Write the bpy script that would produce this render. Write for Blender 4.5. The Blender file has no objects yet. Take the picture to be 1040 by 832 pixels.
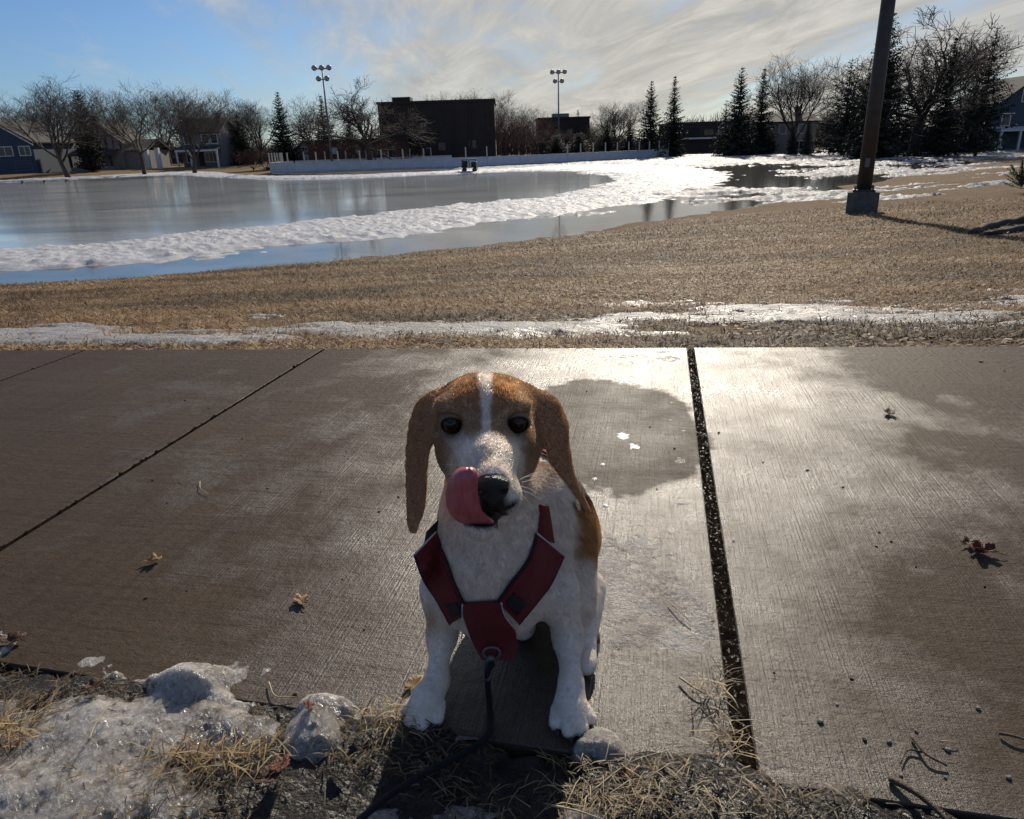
import bpy, math, random
import numpy as np
from mathutils import Vector, Matrix
from mathutils.bvhtree import BVHTree

SC = bpy.context.scene
COL = SC.collection
rad = math.radians

# ------------------------------------------------------------------ camera
CAM_H = 0.72
PITCH = math.atan(269 / 740.0)
ROLL = rad(1.8)
FPX = 740.0
cam_data = bpy.data.cameras.new('camera')
cam_data.sensor_width = 36.0
cam_data.sensor_fit = 'HORIZONTAL'
cam_data.lens = 36.0 * FPX / 1040.0
cam_data.clip_start = 0.02
cam_data.clip_end = 4000
cam = bpy.data.objects.new('camera', cam_data)
COL.objects.link(cam)
_f = Vector((0, math.cos(PITCH), -math.sin(PITCH)))
_r = Vector((1, 0, 0))
_u = _r.cross(_f)
r2 = _r * math.cos(ROLL) - _u * math.sin(ROLL)
u2 = _u * math.cos(ROLL) + _r * math.sin(ROLL)
mw = Matrix((r2, u2, -_f)).transposed().to_4x4()
mw.translation = Vector((0, 0, CAM_H))
cam.matrix_world = mw
SC.camera = cam

# ------------------------------------------------------------------ light and sky
SUN_AZ, SUN_EL = rad(14.0), rad(27.0)
SUN_DIR = Vector((math.sin(SUN_AZ) * math.cos(SUN_EL), math.cos(SUN_AZ) * math.cos(SUN_EL), math.sin(SUN_EL)))
sun_data = bpy.data.lights.new('sun', 'SUN')
sun_data.energy = 4.2
sun_data.angle = rad(0.6)
sun_data.color = (1.0, 0.9, 0.76)
sun = bpy.data.objects.new('sun', sun_data)
COL.objects.link(sun)
sun.rotation_euler = (-SUN_DIR).to_track_quat('-Z', 'Y').to_euler()

world = bpy.data.worlds.new('World')
SC.world = world
world.use_nodes = True


class NT:
    """tiny node-tree helper"""
    def __init__(self, tree):
        self.t = tree
        self.n = tree.nodes
        self.l = tree.links

    def node(self, typ, ins=None, **props):
        nd = self.n.new(typ)
        for k, v in props.items():
            setattr(nd, k, v)
        for k, v in (ins or {}).items():
            s = nd.inputs[k]
            if isinstance(v, bpy.types.NodeSocket):
                self.l.new(v, s)
            else:
                s.default_value = v
        return nd

    def math(self, op, a, b=0.0, clamp=False):
        return self.node('ShaderNodeMath', {0: a, 1: b}, operation=op, use_clamp=clamp).outputs[0]

    def vmath(self, op, a, b=(0, 0, 0)):
        nd = self.node('ShaderNodeVectorMath', {0: a, 1: b}, operation=op)
        return nd.outputs['Value'] if op in ('DOT_PRODUCT', 'LENGTH') else nd.outputs[0]

    def noise(self, vec, scale, detail=4.0, rough=0.55, dist=0.0, out=0):
        return self.node('ShaderNodeTexNoise', {'Vector': vec, 'Scale': scale, 'Detail': detail,
                                                'Roughness': rough, 'Distortion': dist}).outputs[out]

    def ramp(self, fac, stops):
        nd = self.node('ShaderNodeValToRGB', {'Fac': fac})
        cr = nd.color_ramp
        while len(cr.elements) < len(stops):
            cr.elements.new(0.5)
        for e, (p, c) in zip(cr.elements, stops):
            e.position = p
            e.color = c if len(c) == 4 else (*c, 1.0)
        return nd.outputs[0]

    def mix(self, fac, a, b):
        nd = self.node('ShaderNodeMix', data_type='RGBA')
        for s, v in ((nd.inputs[0], fac), (nd.inputs[6], a), (nd.inputs[7], b)):
            if isinstance(v, bpy.types.NodeSocket):
                self.l.new(v, s)
            else:
                s.default_value = (*v, 1.0) if isinstance(v, tuple) and len(v) == 3 else v
        return nd.outputs[2]

    def mapr(self, v, a, b, c=0.0, d=1.0):
        return self.node('ShaderNodeMapRange', {0: v, 1: a, 2: b, 3: c, 4: d}).outputs[0]


wt = NT(world.node_tree)
wt.n.clear()
sky = wt.node('ShaderNodeTexSky', sky_type='NISHITA', sun_disc=False, sun_elevation=SUN_EL,
              sun_rotation=SUN_AZ, altitude=200.0, air_density=1.0, dust_density=0.6, ozone_density=1.6)
tc = wt.node('ShaderNodeTexCoord')
dirv = tc.outputs['Generated']
sep = wt.node('ShaderNodeSeparateXYZ', {0: dirv})
zz = wt.math('ADD', wt.math('MAXIMUM', sep.outputs[2], 0.0), 0.10)
pl = wt.node('ShaderNodeCombineXYZ', {0: wt.math('DIVIDE', sep.outputs[0], zz), 1: wt.math('DIVIDE', sep.outputs[1], zz), 2: 0.0}).outputs[0]
# long cirrus streaks on a high layer
mp = wt.node('ShaderNodeMapping', {'Vector': pl, 'Rotation': (0, 0, rad(-12))}).outputs[0]
mp = wt.node('ShaderNodeMapping', {'Vector': mp, 'Scale': (0.85, 0.24, 1.0), 'Location': (2.35, 0.6, 0)}).outputs[0]
n1 = wt.noise(mp, 0.62, 8, 0.62, 1.3)
n2 = wt.noise(mp, 2.6, 8, 0.68, 1.0)
cl = wt.math('ADD', wt.math('MULTIPLY', n1, 0.72), wt.math('MULTIPLY', n2, 0.28))
cosg = wt.vmath('DOT_PRODUCT', dirv, tuple(SUN_DIR))
veil = wt.mapr(cosg, 0.74, 0.92, -0.025, 0.20)            # the high veil thickens towards the sun's quarter
cov = wt.mapr(wt.math('ADD', cl, veil), 0.46, 0.66, 0.0, 0.95)
glow = wt.math('MULTIPLY', wt.math('POWER', wt.math('MAXIMUM', cosg, 0.0), 7.0), wt.mapr(sep.outputs[2], 0.0, 0.22, 1.0, 0.55))
ccol = wt.mix(glow, (4.1, 4.4, 4.7), (7.3, 6.4, 4.9))
shade = wt.mapr(wt.math('ADD', n2, wt.math('MULTIPLY', n1, 0.5)), 0.55, 0.98, 0.60, 1.15)
ccol = wt.node('ShaderNodeVectorMath', {0: ccol, 'Scale': shade}, operation='SCALE').outputs[0]
skyc = wt.mix(1.0, sky.outputs[0], (0, 0, 0))
skyc = wt.node('ShaderNodeVectorMath', {0: sky.outputs[0], 1: (0.36, 0.50, 0.72)}, operation='MULTIPLY').outputs[0]
wcol = wt.mix(cov, skyc, ccol)
bg = wt.node('ShaderNodeBackground', {'Color': wcol, 'Strength': 0.10})
wo = wt.node('ShaderNodeOutputWorld', {'Surface': bg.outputs[0]})

SC.view_settings.view_transform = 'Standard'
SC.view_settings.look = 'None'
SC.view_settings.gamma = 1.0
SC.view_settings.exposure = 0.22
SC.view_settings.use_curve_mapping = False
SC.render.engine = 'CYCLES'
SC.cycles.use_denoising = True
SC.cycles.max_bounces = 8
SC.cycles.transparent_max_bounces = 8
SC.cycles.caustics_reflective = False
SC.cycles.caustics_refractive = False
SC.cycles.sample_clamp_indirect = 4.0


# ------------------------------------------------------------------ helpers
def ray(px, py):
    a = (px - 520) / FPX
    b = -(py - 416) / FPX
    a2 = a * math.cos(ROLL) + b * math.sin(ROLL)
    b2 = -a * math.sin(ROLL) + b * math.cos(ROLL)
    return np.array([a2, math.cos(PITCH) + b2 * math.sin(PITCH), -math.sin(PITCH) + b2 * math.cos(PITCH)])


def on(px, py, z=0.0):
    """the place on the level z that the photograph shows at this pixel"""
    d = ray(px, py)
    s = (z - CAM_H) / d[2]
    return d * s + np.array([0, 0, CAM_H])


def at(px, py, y):
    """the place y metres ahead that the photograph shows at this pixel"""
    d = ray(px, py)
    return d * (y / d[1]) + np.array([0, 0, CAM_H])


def hash2(i, j, s):
    h = (i.astype(np.int64) * 374761393 + j.astype(np.int64) * 668265263 + s * 974711) & 0x7fffffff
    h = ((h ^ (h >> 13)) * 1274126177) & 0x7fffffff
    return ((h ^ (h >> 16)) & 0xffff) / 65535.0


def vnoise(x, y, s=0):
    xi = np.floor(x); yi = np.floor(y)
    fx = x - xi; fy = y - yi
    fx = fx * fx * (3 - 2 * fx); fy = fy * fy * (3 - 2 * fy)
    a = hash2(xi, yi, s); b = hash2(xi + 1, yi, s); c = hash2(xi, yi + 1, s); d = hash2(xi + 1, yi + 1, s)
    return (a * (1 - fx) + b * fx) * (1 - fy) + (c * (1 - fx) + d * fx) * fy


def fbm(x, y, s=0, o=4, g=0.5):
    t = 0; a = 1; n = 0
    for k in range(o):
        t = t + a * vnoise(x * 2 ** k + 17.3 * k, y * 2 ** k - 9.1 * k, s + k)
        n += a; a *= g
    return t / n


def sm(a, b, x):
    t = np.clip((x - a) / (b - a), 0, 1)
    return t * t * (3 - 2 * t)


def tag(o, label=None, cat=None, group=None, kind=None):
    if label: o['label'] = label
    if cat: o['category'] = cat
    if group: o['group'] = group
    if kind: o['kind'] = kind
    return o


def mesh(name, v, f, mat=None, parent=None, smooth=False, col=None, mats=None, link=True):
    """v: Nx3, f: list/array of faces (uniform arrays are fast), col: Nx3 point colours"""
    me = bpy.data.meshes.new(name)
    v = np.asarray(v, dtype=np.float32).reshape(-1, 3)
    if isinstance(f, np.ndarray) and f.ndim == 2:
        k = f.shape[1]; n = f.shape[0]
        me.vertices.add(len(v)); me.vertices.foreach_set('co', v.ravel())
        me.loops.add(n * k); me.loops.foreach_set('vertex_index', f.astype(np.int32).ravel())
        me.polygons.add(n); me.polygons.foreach_set('loop_start', np.arange(0, n * k, k, dtype=np.int32))
        me.update(calc_edges=True)
    else:
        me.from_pydata([tuple(map(float, p)) for p in v], [], [tuple(int(i) for i in q) for q in f])
        me.update()
    if smooth:
        me.polygons.foreach_set('use_smooth', np.ones(len(me.polygons), dtype=bool))
    if col is not None:
        a = me.attributes.new('Col', 'FLOAT_COLOR', 'POINT')
        c = np.ones((len(v), 4), dtype=np.float32); c[:, :3] = col
        a.data.foreach_set('color', c.ravel())
    if mat: me.materials.append(mat)
    o = bpy.data.objects.new(name, me)
    if link: COL.objects.link(o)
    if parent: o.parent = parent
    return o


def empty(name, loc=(0, 0, 0), rz=0.0, sc=1.0):
    o = bpy.data.objects.new(name, None)
    o.empty_display_size = 0.1
    COL.objects.link(o)
    o.location = loc; o.rotation_euler = (0, 0, rz); o.scale = (sc,) * 3 if not isinstance(sc, tuple) else sc
    return o


def link_copy(name, src, parent):
    o = bpy.data.objects.new(name, src.data if hasattr(src, 'data') else src)
    COL.objects.link(o); o.parent = parent
    return o


class MB:
    """collects boxes, prisms and tubes"""
    def __init__(self):
        self.v = []; self.f = []

    def box(self, x0, y0, z0, x1, y1, z1):
        b = len(self.v)
        self.v += [(x0, y0, z0), (x1, y0, z0), (x1, y1, z0), (x0, y1, z0), (x0, y0, z1), (x1, y0, z1), (x1, y1, z1), (x0, y1, z1)]
        self.f += [tuple(b + i for i in q) for q in ((0, 3, 2, 1), (4, 5, 6, 7), (0, 1, 5, 4), (1, 2, 6, 5), (2, 3, 7, 6), (3, 0, 4, 7))]
        return self

    def prism(self, pts, axis, a0, a1):
        """extrude a closed outline (2-D) along an axis ('x','y','z')"""
        b = len(self.v); n = len(pts)
        for a in (a0, a1):
            for p, q in pts:
                self.v.append({'x': (a, p, q), 'y': (p, a, q), 'z': (p, q, a)}[axis])
        fl = axis == 'y'
        cap0 = tuple(b + i for i in range(n)); cap1 = tuple(b + n + i for i in range(n))
        self.f += [cap0 if fl else cap0[::-1], cap1[::-1] if fl else cap1]
        for i in range(n):
            j = (i + 1) % n
            q = (b + i, b + j, b + n + j, b + n + i)
            self.f.append(q[::-1] if fl else q)
        return self

    def tube(self, pts, rs, n=8, caps=True):
        pts = [Vector(p) for p in pts]
        if not hasattr(rs, '__len__'): rs = [rs] * len(pts)
        b = len(self.v); up = None
        for i, p in enumerate(pts):
            t = (pts[min(i + 1, len(pts) - 1)] - pts[max(i - 1, 0)]).normalized()
            if up is None:
                up = Vector((1, 0, 0)) if abs(t.x) < 0.8 else Vector((0, 1, 0))
            s = t.cross(up).normalized(); up = s.cross(t).normalized()
            for k in range(n):
                a = 2 * math.pi * k / n
                self.v.append(tuple(p + (s * math.cos(a) + up * math.sin(a)) * rs[i]))
        for i in range(len(pts) - 1):
            for k in range(n):
                j = (k + 1) % n
                self.f.append((b + i * n + k, b + i * n + j, b + (i + 1) * n + j, b + (i + 1) * n + k))
        if caps:
            self.f.append(tuple(b + k for k in range(n))[::-1])
            e = b + (len(pts) - 1) * n
            self.f.append(tuple(e + k for k in range(n)))
        return self

    def build(self, name, mat, parent=None, smooth=False, bevel=0.0):
        o = mesh(name, self.v, self.f, mat, parent, smooth)
        if bevel:
            m = o.modifiers.new('bevel', 'BEVEL'); m.width = bevel; m.segments = 2; m.limit_method = 'ANGLE'
        return o


def grid_faces(nu, nv, wrap=False):
    i = np.arange(nu - 1)[:, None]; j = np.arange(nv if wrap else nv - 1)[None, :]
    j2 = (j + 1) % nv
    a = i * nv + j; b = (i + 1) * nv + j; c = (i + 1) * nv + j2; d = i * nv + j2
    return np.stack([a + 0 * b, b + 0 * a, c, d], -1).reshape(-1, 4)


def material(name, base, rough=0.75, var=0.22, scale=4.0, bump=0.0, bscale=60.0, spec=0.4, attr=False, metal=0.0,
             hue=None, obj=True, stretch=None, transl=0.0):
    m = bpy.data.materials.new(name); m.use_nodes = True
    t = NT(m.node_tree); t.n.clear()
    co = t.node('ShaderNodeTexCoord').outputs['Object']
    if stretch:
        co = t.node('ShaderNodeMapping', {'Vector': co, 'Scale': stretch}).outputs[0]
    n = t.noise(co, scale, 5, 0.6)
    if attr:
        c0 = t.node('ShaderNodeVertexColor', layer_name='Col').outputs[0]
        lo = t.node('ShaderNodeVectorMath', {0: c0, 'Scale': 1 - var}, operation='SCALE').outputs[0]
        hi = t.node('ShaderNodeVectorMath', {0: c0, 'Scale': 1 + var}, operation='SCALE').outputs[0]
    else:
        lo = tuple(max(0, c * (1 - var)) for c in base)
        hi = tuple(c * (1 + var) for c in (hue or base))
    c = t.mix(t.mapr(n, 0.3, 0.7), lo, hi)
    p = t.node('ShaderNodeBsdfPrincipled', {'Base Color': c, 'Roughness': rough, 'Metallic': metal, 'Specular IOR Level': spec})
    if bump:
        nb = t.noise(co, bscale, 6, 0.6)
        bn = t.node('ShaderNodeBump', {'Height': nb, 'Strength': bump, 'Distance': 0.02})
        t.l.new(bn.outputs[0], p.inputs['Normal'])
    out = p.outputs[0]
    if transl:
        tr = t.node('ShaderNodeBsdfTranslucent', {'Color': c})
        out = t.node('ShaderNodeMixShader', {0: transl, 1: out, 2: tr.outputs[0]}).outputs[0]
    t.node('ShaderNodeOutputMaterial', {'Surface': out})
    return m

# ------------------------------------------------------------------ materials for the setting
def mat_concrete():
    m = bpy.data.materials.new('damp_broomed_concrete'); m.use_nodes = True
    t = NT(m.node_tree); t.n.clear()
    co = t.node('ShaderNodeTexCoord').outputs['Object']
    rot = t.node('ShaderNodeMapping', {'Vector': co, 'Rotation': (0, 0, rad(11.5))}).outputs[0]
    big = t.noise(co, 1.3, 5, 0.6, 0.4)
    mid = t.noise(co, 7.0, 6, 0.65)
    fine = t.noise(co, 420.0, 4, 0.7)
    brc = t.node('ShaderNodeMapping', {'Vector': rot, 'Scale': (260.0, 3.5, 1.0)}).outputs[0]
    broom = t.noise(brc, 1.0, 3, 0.6)
    brc2 = t.node('ShaderNodeMapping', {'Vector': rot, 'Scale': (60.0, 1.2, 1.0)}).outputs[0]
    broom2 = t.noise(brc2, 1.0, 4, 0.65)
    ripc = t.node('ShaderNodeMapping', {'Vector': rot, 'Scale': (1.6, 22.0, 1.0)}).outputs[0]
    rip = t.noise(ripc, 1.0, 5, 0.6, 0.6)
    c = t.mix(t.mapr(big, 0.32, 0.68), (0.058, 0.039, 0.025), (0.104, 0.074, 0.049))
    c = t.mix(t.mapr(mid, 0.35, 0.7, 0.0, 0.55), c, (0.060, 0.045, 0.033))
    c = t.mix(t.mapr(broom2, 0.35, 0.75, 0.0, 0.30), c, (0.140, 0.108, 0.080))
    c = t.mix(t.mapr(rip, 0.5, 0.8, 0.0, 0.35), c, (0.055, 0.043, 0.033))
    speck = t.node('ShaderNodeTexVoronoi', {'Vector': co, 'Scale': 55.0}).outputs[0]
    c = t.mix(t.math('MULTIPLY', t.mapr(speck, 0.05, 0.10, 1.0, 0.0), t.mapr(t.noise(co, 5.0, 2), 0.52, 0.62)), c, (0.045, 0.036, 0.028))
    c = t.mix(t.mapr(fine, 0.3, 0.7, 0.0, 0.4), c, (0.042, 0.033, 0.026))
    # wet film: patches with a sharp drying front
    xr = t.math('ADD', t.vmath('DOT_PRODUCT', co, (1.0, -0.205, 0.0)), 0.08)
    damp = t.math('POWER', 2.718, t.math('MULTIPLY', t.math('MULTIPLY', xr, xr), -3.4))
    wet = t.math('ADD', t.noise(co, 1.6, 6, 0.65, 0.3), t.math('MULTIPLY', t.math('SUBTRACT', mid, 0.5), 0.5))
    wet = t.mapr(t.math('ADD', wet, t.math('MULTIPLY', damp, 0.46)), 0.55, 1.05)
    # the oval dry-looking stain on the middle slab
    st = t.node('ShaderNodeMapping', {'Vector': co, 'Location': (-0.25 / 0.27, -1.83 / 0.42, 0), 'Scale': (1 / 0.27, 1 / 0.42, 0.0)}).outputs[0]
    wob = t.vmath('SCALE', t.node('ShaderNodeTexNoise', {'Vector': co, 'Scale': 6.0, 'Detail': 3.0}).outputs[1])
    std = t.math('ADD', t.vmath('LENGTH', st), t.math('MULTIPLY', t.math('SUBTRACT', mid, 0.5), 0.5))
    stain = t.mapr(std, 0.93, 1.0, 1.0, 0.0)
    c = t.mix(t.math('MULTIPLY', stain, 0.45), c, (0.105, 0.085, 0.064))
    c = t.mix(t.math('MULTIPLY', wet, 0.45), c, (0.040, 0.028, 0.020))
    rough = t.mapr(wet, 0.0, 1.0, 0.48, 0.20)
    rough = t.math('ADD', rough, t.mapr(fine, 0.3, 0.7, -0.05, 0.08))
    rough = t.math('ADD', rough, t.math('MULTIPLY', stain, 0.22))
    h = t.math('ADD', t.math('MULTIPLY', broom, 0.62), t.math('MULTIPLY', fine, 0.35))
    h = t.math('ADD', h, t.math('MULTIPLY', t.noise(co, 60.0, 4, 0.6), 0.8))
    h = t.math('ADD', h, t.math('MULTIPLY', rip, 0.8))
    h = t.math('ADD', h, t.math('MULTIPLY', t.noise(co, 190.0, 3, 0.7), 0.35))
    bn = t.node('ShaderNodeBump', {'Height': h, 'Strength': 1.0, 'Distance': 0.0029})
    p = t.node('ShaderNodeBsdfPrincipled', {'Base Color': c, 'Roughness': rough, 'Specular IOR Level': t.math('MULTIPLY', t.math('MULTIPLY', t.mapr(wet, 0.0, 1.0, 0.05, 0.62), t.mapr(stain, 0.0, 1.0, 1.0, 0.22)), t.mapr(fine, 0.35, 0.65, 0.35, 1.35)), 'Normal': bn.outputs[0]})
    t.node('ShaderNodeOutputMaterial', {'Surface': p.outputs[0]})
    return m


def mat_ice(name, base, rough, bump, bscale, var=0.3, scale=0.35, streak=(1, 1, 1), alpha=1.0, trans=0.0):
    m = bpy.data.materials.new(name); m.use_nodes = True
    t = NT(m.node_tree); t.n.clear()
    co = t.node('ShaderNodeTexCoord').outputs['Object']
    n = t.noise(t.node('ShaderNodeMapping', {'Vector': co, 'Scale': streak}).outputs[0], scale, 6, 0.6, 0.5)
    n2 = t.noise(co, bscale, 5, 0.6)
    lo = tuple(c * (1 - var) for c in base); hi = tuple(min(1, c * (1 + var)) for c in base)
    c = t.mix(t.mapr(n, 0.35, 0.65), lo, hi)
    bn = t.node('ShaderNodeBump', {'Height': n2, 'Strength': bump, 'Distance': 0.01})
    p = t.node('ShaderNodeBsdfPrincipled', {'Base Color': c, 'Roughness': t.mapr(n, 0.3, 0.7, rough * 1.5, rough * 0.7),
                                            'Specular IOR Level': 0.5, 'IOR': 1.31, 'Normal': bn.outputs[0],
                                            'Transmission Weight': trans})
    t.node('ShaderNodeOutputMaterial', {'Surface': p.outputs[0]})
    return m


def mat_lawn():
    m = bpy.data.materials.new('dormant_lawn'); m.use_nodes = True
    t = NT(m.node_tree); t.n.clear()
    co = t.node('ShaderNodeTexCoord').outputs['Object']
    a = t.noise(co, 0.8, 7, 0.7); b = t.noise(co, 6.0, 6, 0.7); d = t.noise(co, 70.0, 3, 0.7)
    c = t.mix(t.mapr(a, 0.3, 0.7), (0.115, 0.070, 0.038), (0.275, 0.185, 0.100))
    c = t.mix(t.mapr(b, 0.35, 0.7, 0.0, 0.8), c, (0.11, 0.068, 0.038))
    c = t.mix(t.mapr(d, 0.45, 0.7, 0.0, 0.6), c, (0.36, 0.27, 0.17))
    h = t.math('ADD', b, t.math('MULTIPLY', d, 0.5))
    bn = t.node('ShaderNodeBump', {'Height': h, 'Strength': 0.9, 'Distance': 0.06})
    p = t.node('ShaderNodeBsdfPrincipled', {'Base Color': c, 'Roughness': 0.95, 'Specular IOR Level': 0.1, 'Normal': bn.outputs[0]})
    t.node('ShaderNodeOutputMaterial', {'Surface': p.outputs[0]})
    return m


def mat_snow(name, base=(0.74, 0.76, 0.79), rough=0.45, bump=0.6, bscale=9.0, dirt=0.25, dirtc=(0.30, 0.25, 0.19), spec=0.5):
    m = bpy.data.materials.new(name); m.use_nodes = True
    t = NT(m.node_tree); t.n.clear()
    co = t.node('ShaderNodeTexCoord').outputs['Object']
    a = t.noise(co, bscale * 0.35, 6, 0.65); b = t.noise(co, bscale, 6, 0.7); d = t.noise(co, bscale * 12, 3, 0.7)
    c = t.mix(t.mapr(a, 0.45, 0.75, 0.0, dirt), base, dirtc)
    h = t.math('ADD', b, t.math('MULTIPLY', d, 0.25))
    bn = t.node('ShaderNodeBump', {'Height': h, 'Strength': bump, 'Distance': 0.35 / bscale})
    p = t.node('ShaderNodeBsdfPrincipled', {'Base Color': c, 'Roughness': t.mapr(b, 0.3, 0.7, rough * 0.6, rough * 1.3),
                                            'Specular IOR Level': spec, 'Normal': bn.outputs[0]})
    t.node('ShaderNodeOutputMaterial', {'Surface': p.outputs[0]})
    return m


M = {}
M['concrete'] = mat_concrete()
M['lawn'] = mat_lawn()
M['rink'] = mat_ice('rink_ice', (0.38, 0.40, 0.40), 0.09, 0.08, 1.4, 0.45, 0.35, (0.35, 1, 1))
M['snow'] = mat_snow('packed_snow', (0.56, 0.57, 0.59), 0.6, 1.0, 9.0, 0.5, (0.30, 0.29, 0.28), 0.08)
M['crust'] = mat_snow('old_snow_crust', (0.37, 0.38, 0.40), 0.6, 1.0, 3.0, 0.65, (0.20, 0.17, 0.14), 0.07)
M['dirty_snow'] = mat_snow('dirty_icy_snow', (0.34, 0.33, 0.315), 0.42, 1.0, 10.0, 0.75, (0.15, 0.11, 0.075), 0.25)
M['blade'] = material('dead_grass_blades', (0.3, 0.2, 0.1), 0.7, 0.15, 20, attr=True, spec=0.3, transl=0.25)
M['soil'] = material('wet_soil', (0.030, 0.022, 0.016), 0.32, 0.6, 25, 1.0, 160, spec=0.5)

# ------------------------------------------------------------------ terrain
FX = [-60, -40, -20, -10.3, -6.6, -3.8, -.4, 3.6, 9, 16.6, 30, 60, 140]
FY = [5.5, 8.5, 12.5, 14.9, 15.6, 17.1, 18.9, 21.9, 27.8, 36.8, 52, 84, 160]


def far_edge(x): return 2.655 - 0.105 * x
def near_edge(x): return 0.728 - 0.245 * np.clip(x, -2.2, 1.6)


def ground_z(x, y):
    x = np.asarray(x, float); y = np.asarray(y, float)
    E = far_edge(np.clip(x, -12, 12)); Fy = np.interp(x, FX, FY)
    Fy = np.maximum(Fy, E + 3)
    u = (y - E) / (Fy - E)
    wob = (fbm(x * 0.35, y * 0.35, 5, 4) - 0.5) * 0.10 + (fbm(x * 2.2, y * 2.2, 9, 3) - 0.5) * 0.03
    lawn = -0.02 - 1.68 * np.clip(u, 0, 1) - 0.15 * (1 - np.exp(-np.clip(u - 1, 0, None) * 4.0))
    lawn = lawn + wob * sm(0.02, 0.25, u) * (1 - 0.55 * sm(1.0, 1.3, u))
    # the bank in front of the houses on the far left
    d = (-(x + 66) * 0.79 + (y - 84) * 0.61)
    bank = sm(0, 12, d) * 0.7 * sm(-14, -30, x)
    lawn = lawn + bank
    # the bed under the pavement
    inpav = (y < E + 0.02) & (y > near_edge(x) - 0.04) & (np.abs(x) < 8)
    bed = np.where(inpav, -0.16, np.where(y <= near_edge(x) - 0.04, -0.035, lawn))
    return np.where(y < E + 0.02, bed, lawn)


th = np.concatenate([np.arange(-180, -50, 2.0), np.arange(-50, 50, 0.25), np.arange(50, 180, 2.0)])
th = np.radians(th)
rr = np.concatenate([[0.25], np.geomspace(0.4, 2.2, 44), np.geomspace(2.3, 40, 190), np.geomspace(41, 1500, 90)])
RR, TT = np.meshgrid(rr, th, indexing='ij')
GX = RR * np.sin(TT); GY = RR * np.cos(TT)
GZ = ground_z(GX, GY)
gv = np.stack([GX, GY, GZ], -1).reshape(-1, 3)
gf = grid_faces(len(rr), len(th), wrap=True)[:, ::-1]
gv = np.vstack([gv, [[0, 0, -0.16]]])
g_obj = mesh('ground', gv, gf, M['lawn'], smooth=True)
tag(g_obj, 'brown dormant lawn sloping down to the skating rink', kind='structure')

# ------------------------------------------------------------------ pavement of concrete slabs
pave = empty('pavement')
tag(pave, 'damp broom-finished concrete pavement crossing the foreground', kind='structure')


def jx(x0, y): return x0 + 0.205 * (y - 2.65)


def cross(x0, line):
    y = 2.0
    for _ in range(12):
        y = line(jx(x0, y))
    return np.array([jx(x0, y), float(y)])


JO = [(-7.6, .008), (-5.2, .008), (-3.1, .009), (-1.735, .012), (-0.735, .013), (0.675, .026), (2.15, .010), (3.6, .008), (6.2, .008)]
for i in range(len(JO) - 1):
    (a, ga), (b, gb) = JO[i], JO[i + 1]
    a0, a1 = cross(a + ga / 2, near_edge), cross(a + ga / 2, far_edge)
    b0, b1 = cross(b - gb / 2, near_edge), cross(b - gb / 2, far_edge)
    poly = np.array([a0, b0, b1, a1])
    c = poly.mean(0); e = 0.002
    inn = []
    for k in range(4):
        p, q, s = poly[k], poly[(k + 1) % 4], poly[k - 1]
        d1 = (q - p) / np.linalg.norm(q - p); d2 = (s - p) / np.linalg.norm(s - p)
        inn.append(p + d1 * e + d2 * e)
    inn = np.array(inn)
    v = [(*p, -0.13) for p in poly] + [(*p, -0.0015) for p in poly] + [(*p, 0.0) for p in inn]
    f = [(8, 9, 10, 11)] + [(4 + k, 4 + (k + 1) % 4, 8 + (k + 1) % 4, 8 + k) for k in range(4)] + \
        [(k, (k + 1) % 4, 4 + (k + 1) % 4, 4 + k) for k in range(4)] + [(3, 2, 1, 0)]
    mesh('slab', v, f, M['concrete'], pave)

M['joint_dirt'] = material('dark_joint_dirt', (0.012, 0.010, 0.008), 1.0, 0.4, 60, spec=0.0)
# what lies in the joints: a dark strip of grit and frozen water
M['grit'] = mat_snow('gritty_ice_in_joint', (0.018, 0.013, 0.010), 0.42, 1.0, 60.0, 0.5, (0.012, 0.010, 0.008), 0.14)
_t = NT(M['grit'].node_tree)
_p = next(q for q in _t.n if q.type == 'BSDF_PRINCIPLED')
_co = _t.node('ShaderNodeTexCoord').outputs['Object']
_t.l.new(_t.mapr(_t.noise(_co, 170.0, 2, 0.6), 0.60, 0.68, 0.0, 0.6), _p.inputs['Specular IOR Level'])
for (x0, g, hgt) in ((0.675, 0.030, -0.003), (-0.735, 0.018, -0.001), (-1.735, 0.018, -0.001)):
    n = 260; k = 7
    ys = np.linspace(cross(x0, near_edge)[1] - 0.02, cross(x0, far_edge)[1] + 0.0, n)
    off = np.linspace(-g / 2, g / 2, k)
    X = jx(x0, ys)[:, None] + off[None, :]; Y = np.repeat(ys[:, None], k, 1)
    Z = hgt + (fbm(X * 110, Y * 110, 31, 3) - 0.62) * 0.017
    o = mesh('joint_filler', np.stack([X, Y, Z], -1).reshape(-1, 3), grid_faces(n, k)[:, ::-1], M['grit'] if g > .02 else M['joint_dirt'], pave, True)

# ------------------------------------------------------------------ rink ice, snow banks and crust
RZ = -1.70
ice_poly = [(-75, 2), (-40, 3), (-12, 11), (-4, 14), (3, 18), (10, 24), (18, 33), (34, 52), (44, 78), (34, 96), (16, 93), (4, 91),
            (-4, 84), (-22, 80), (-30, 88), (-50, 113), (-66, 96), (-90, 60)]
M['melt'] = mat_ice('meltwater', (0.11, 0.105, 0.095), 0.06, 0.10, 2.2, 0.5, 0.5)
tag(mesh('meltwater', [(x, y, RZ) for x, y in ice_poly], [tuple(range(len(ice_poly)))], M['melt']),
    'shallow meltwater lying round the rink in front of the lawn', kind='structure')

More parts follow.
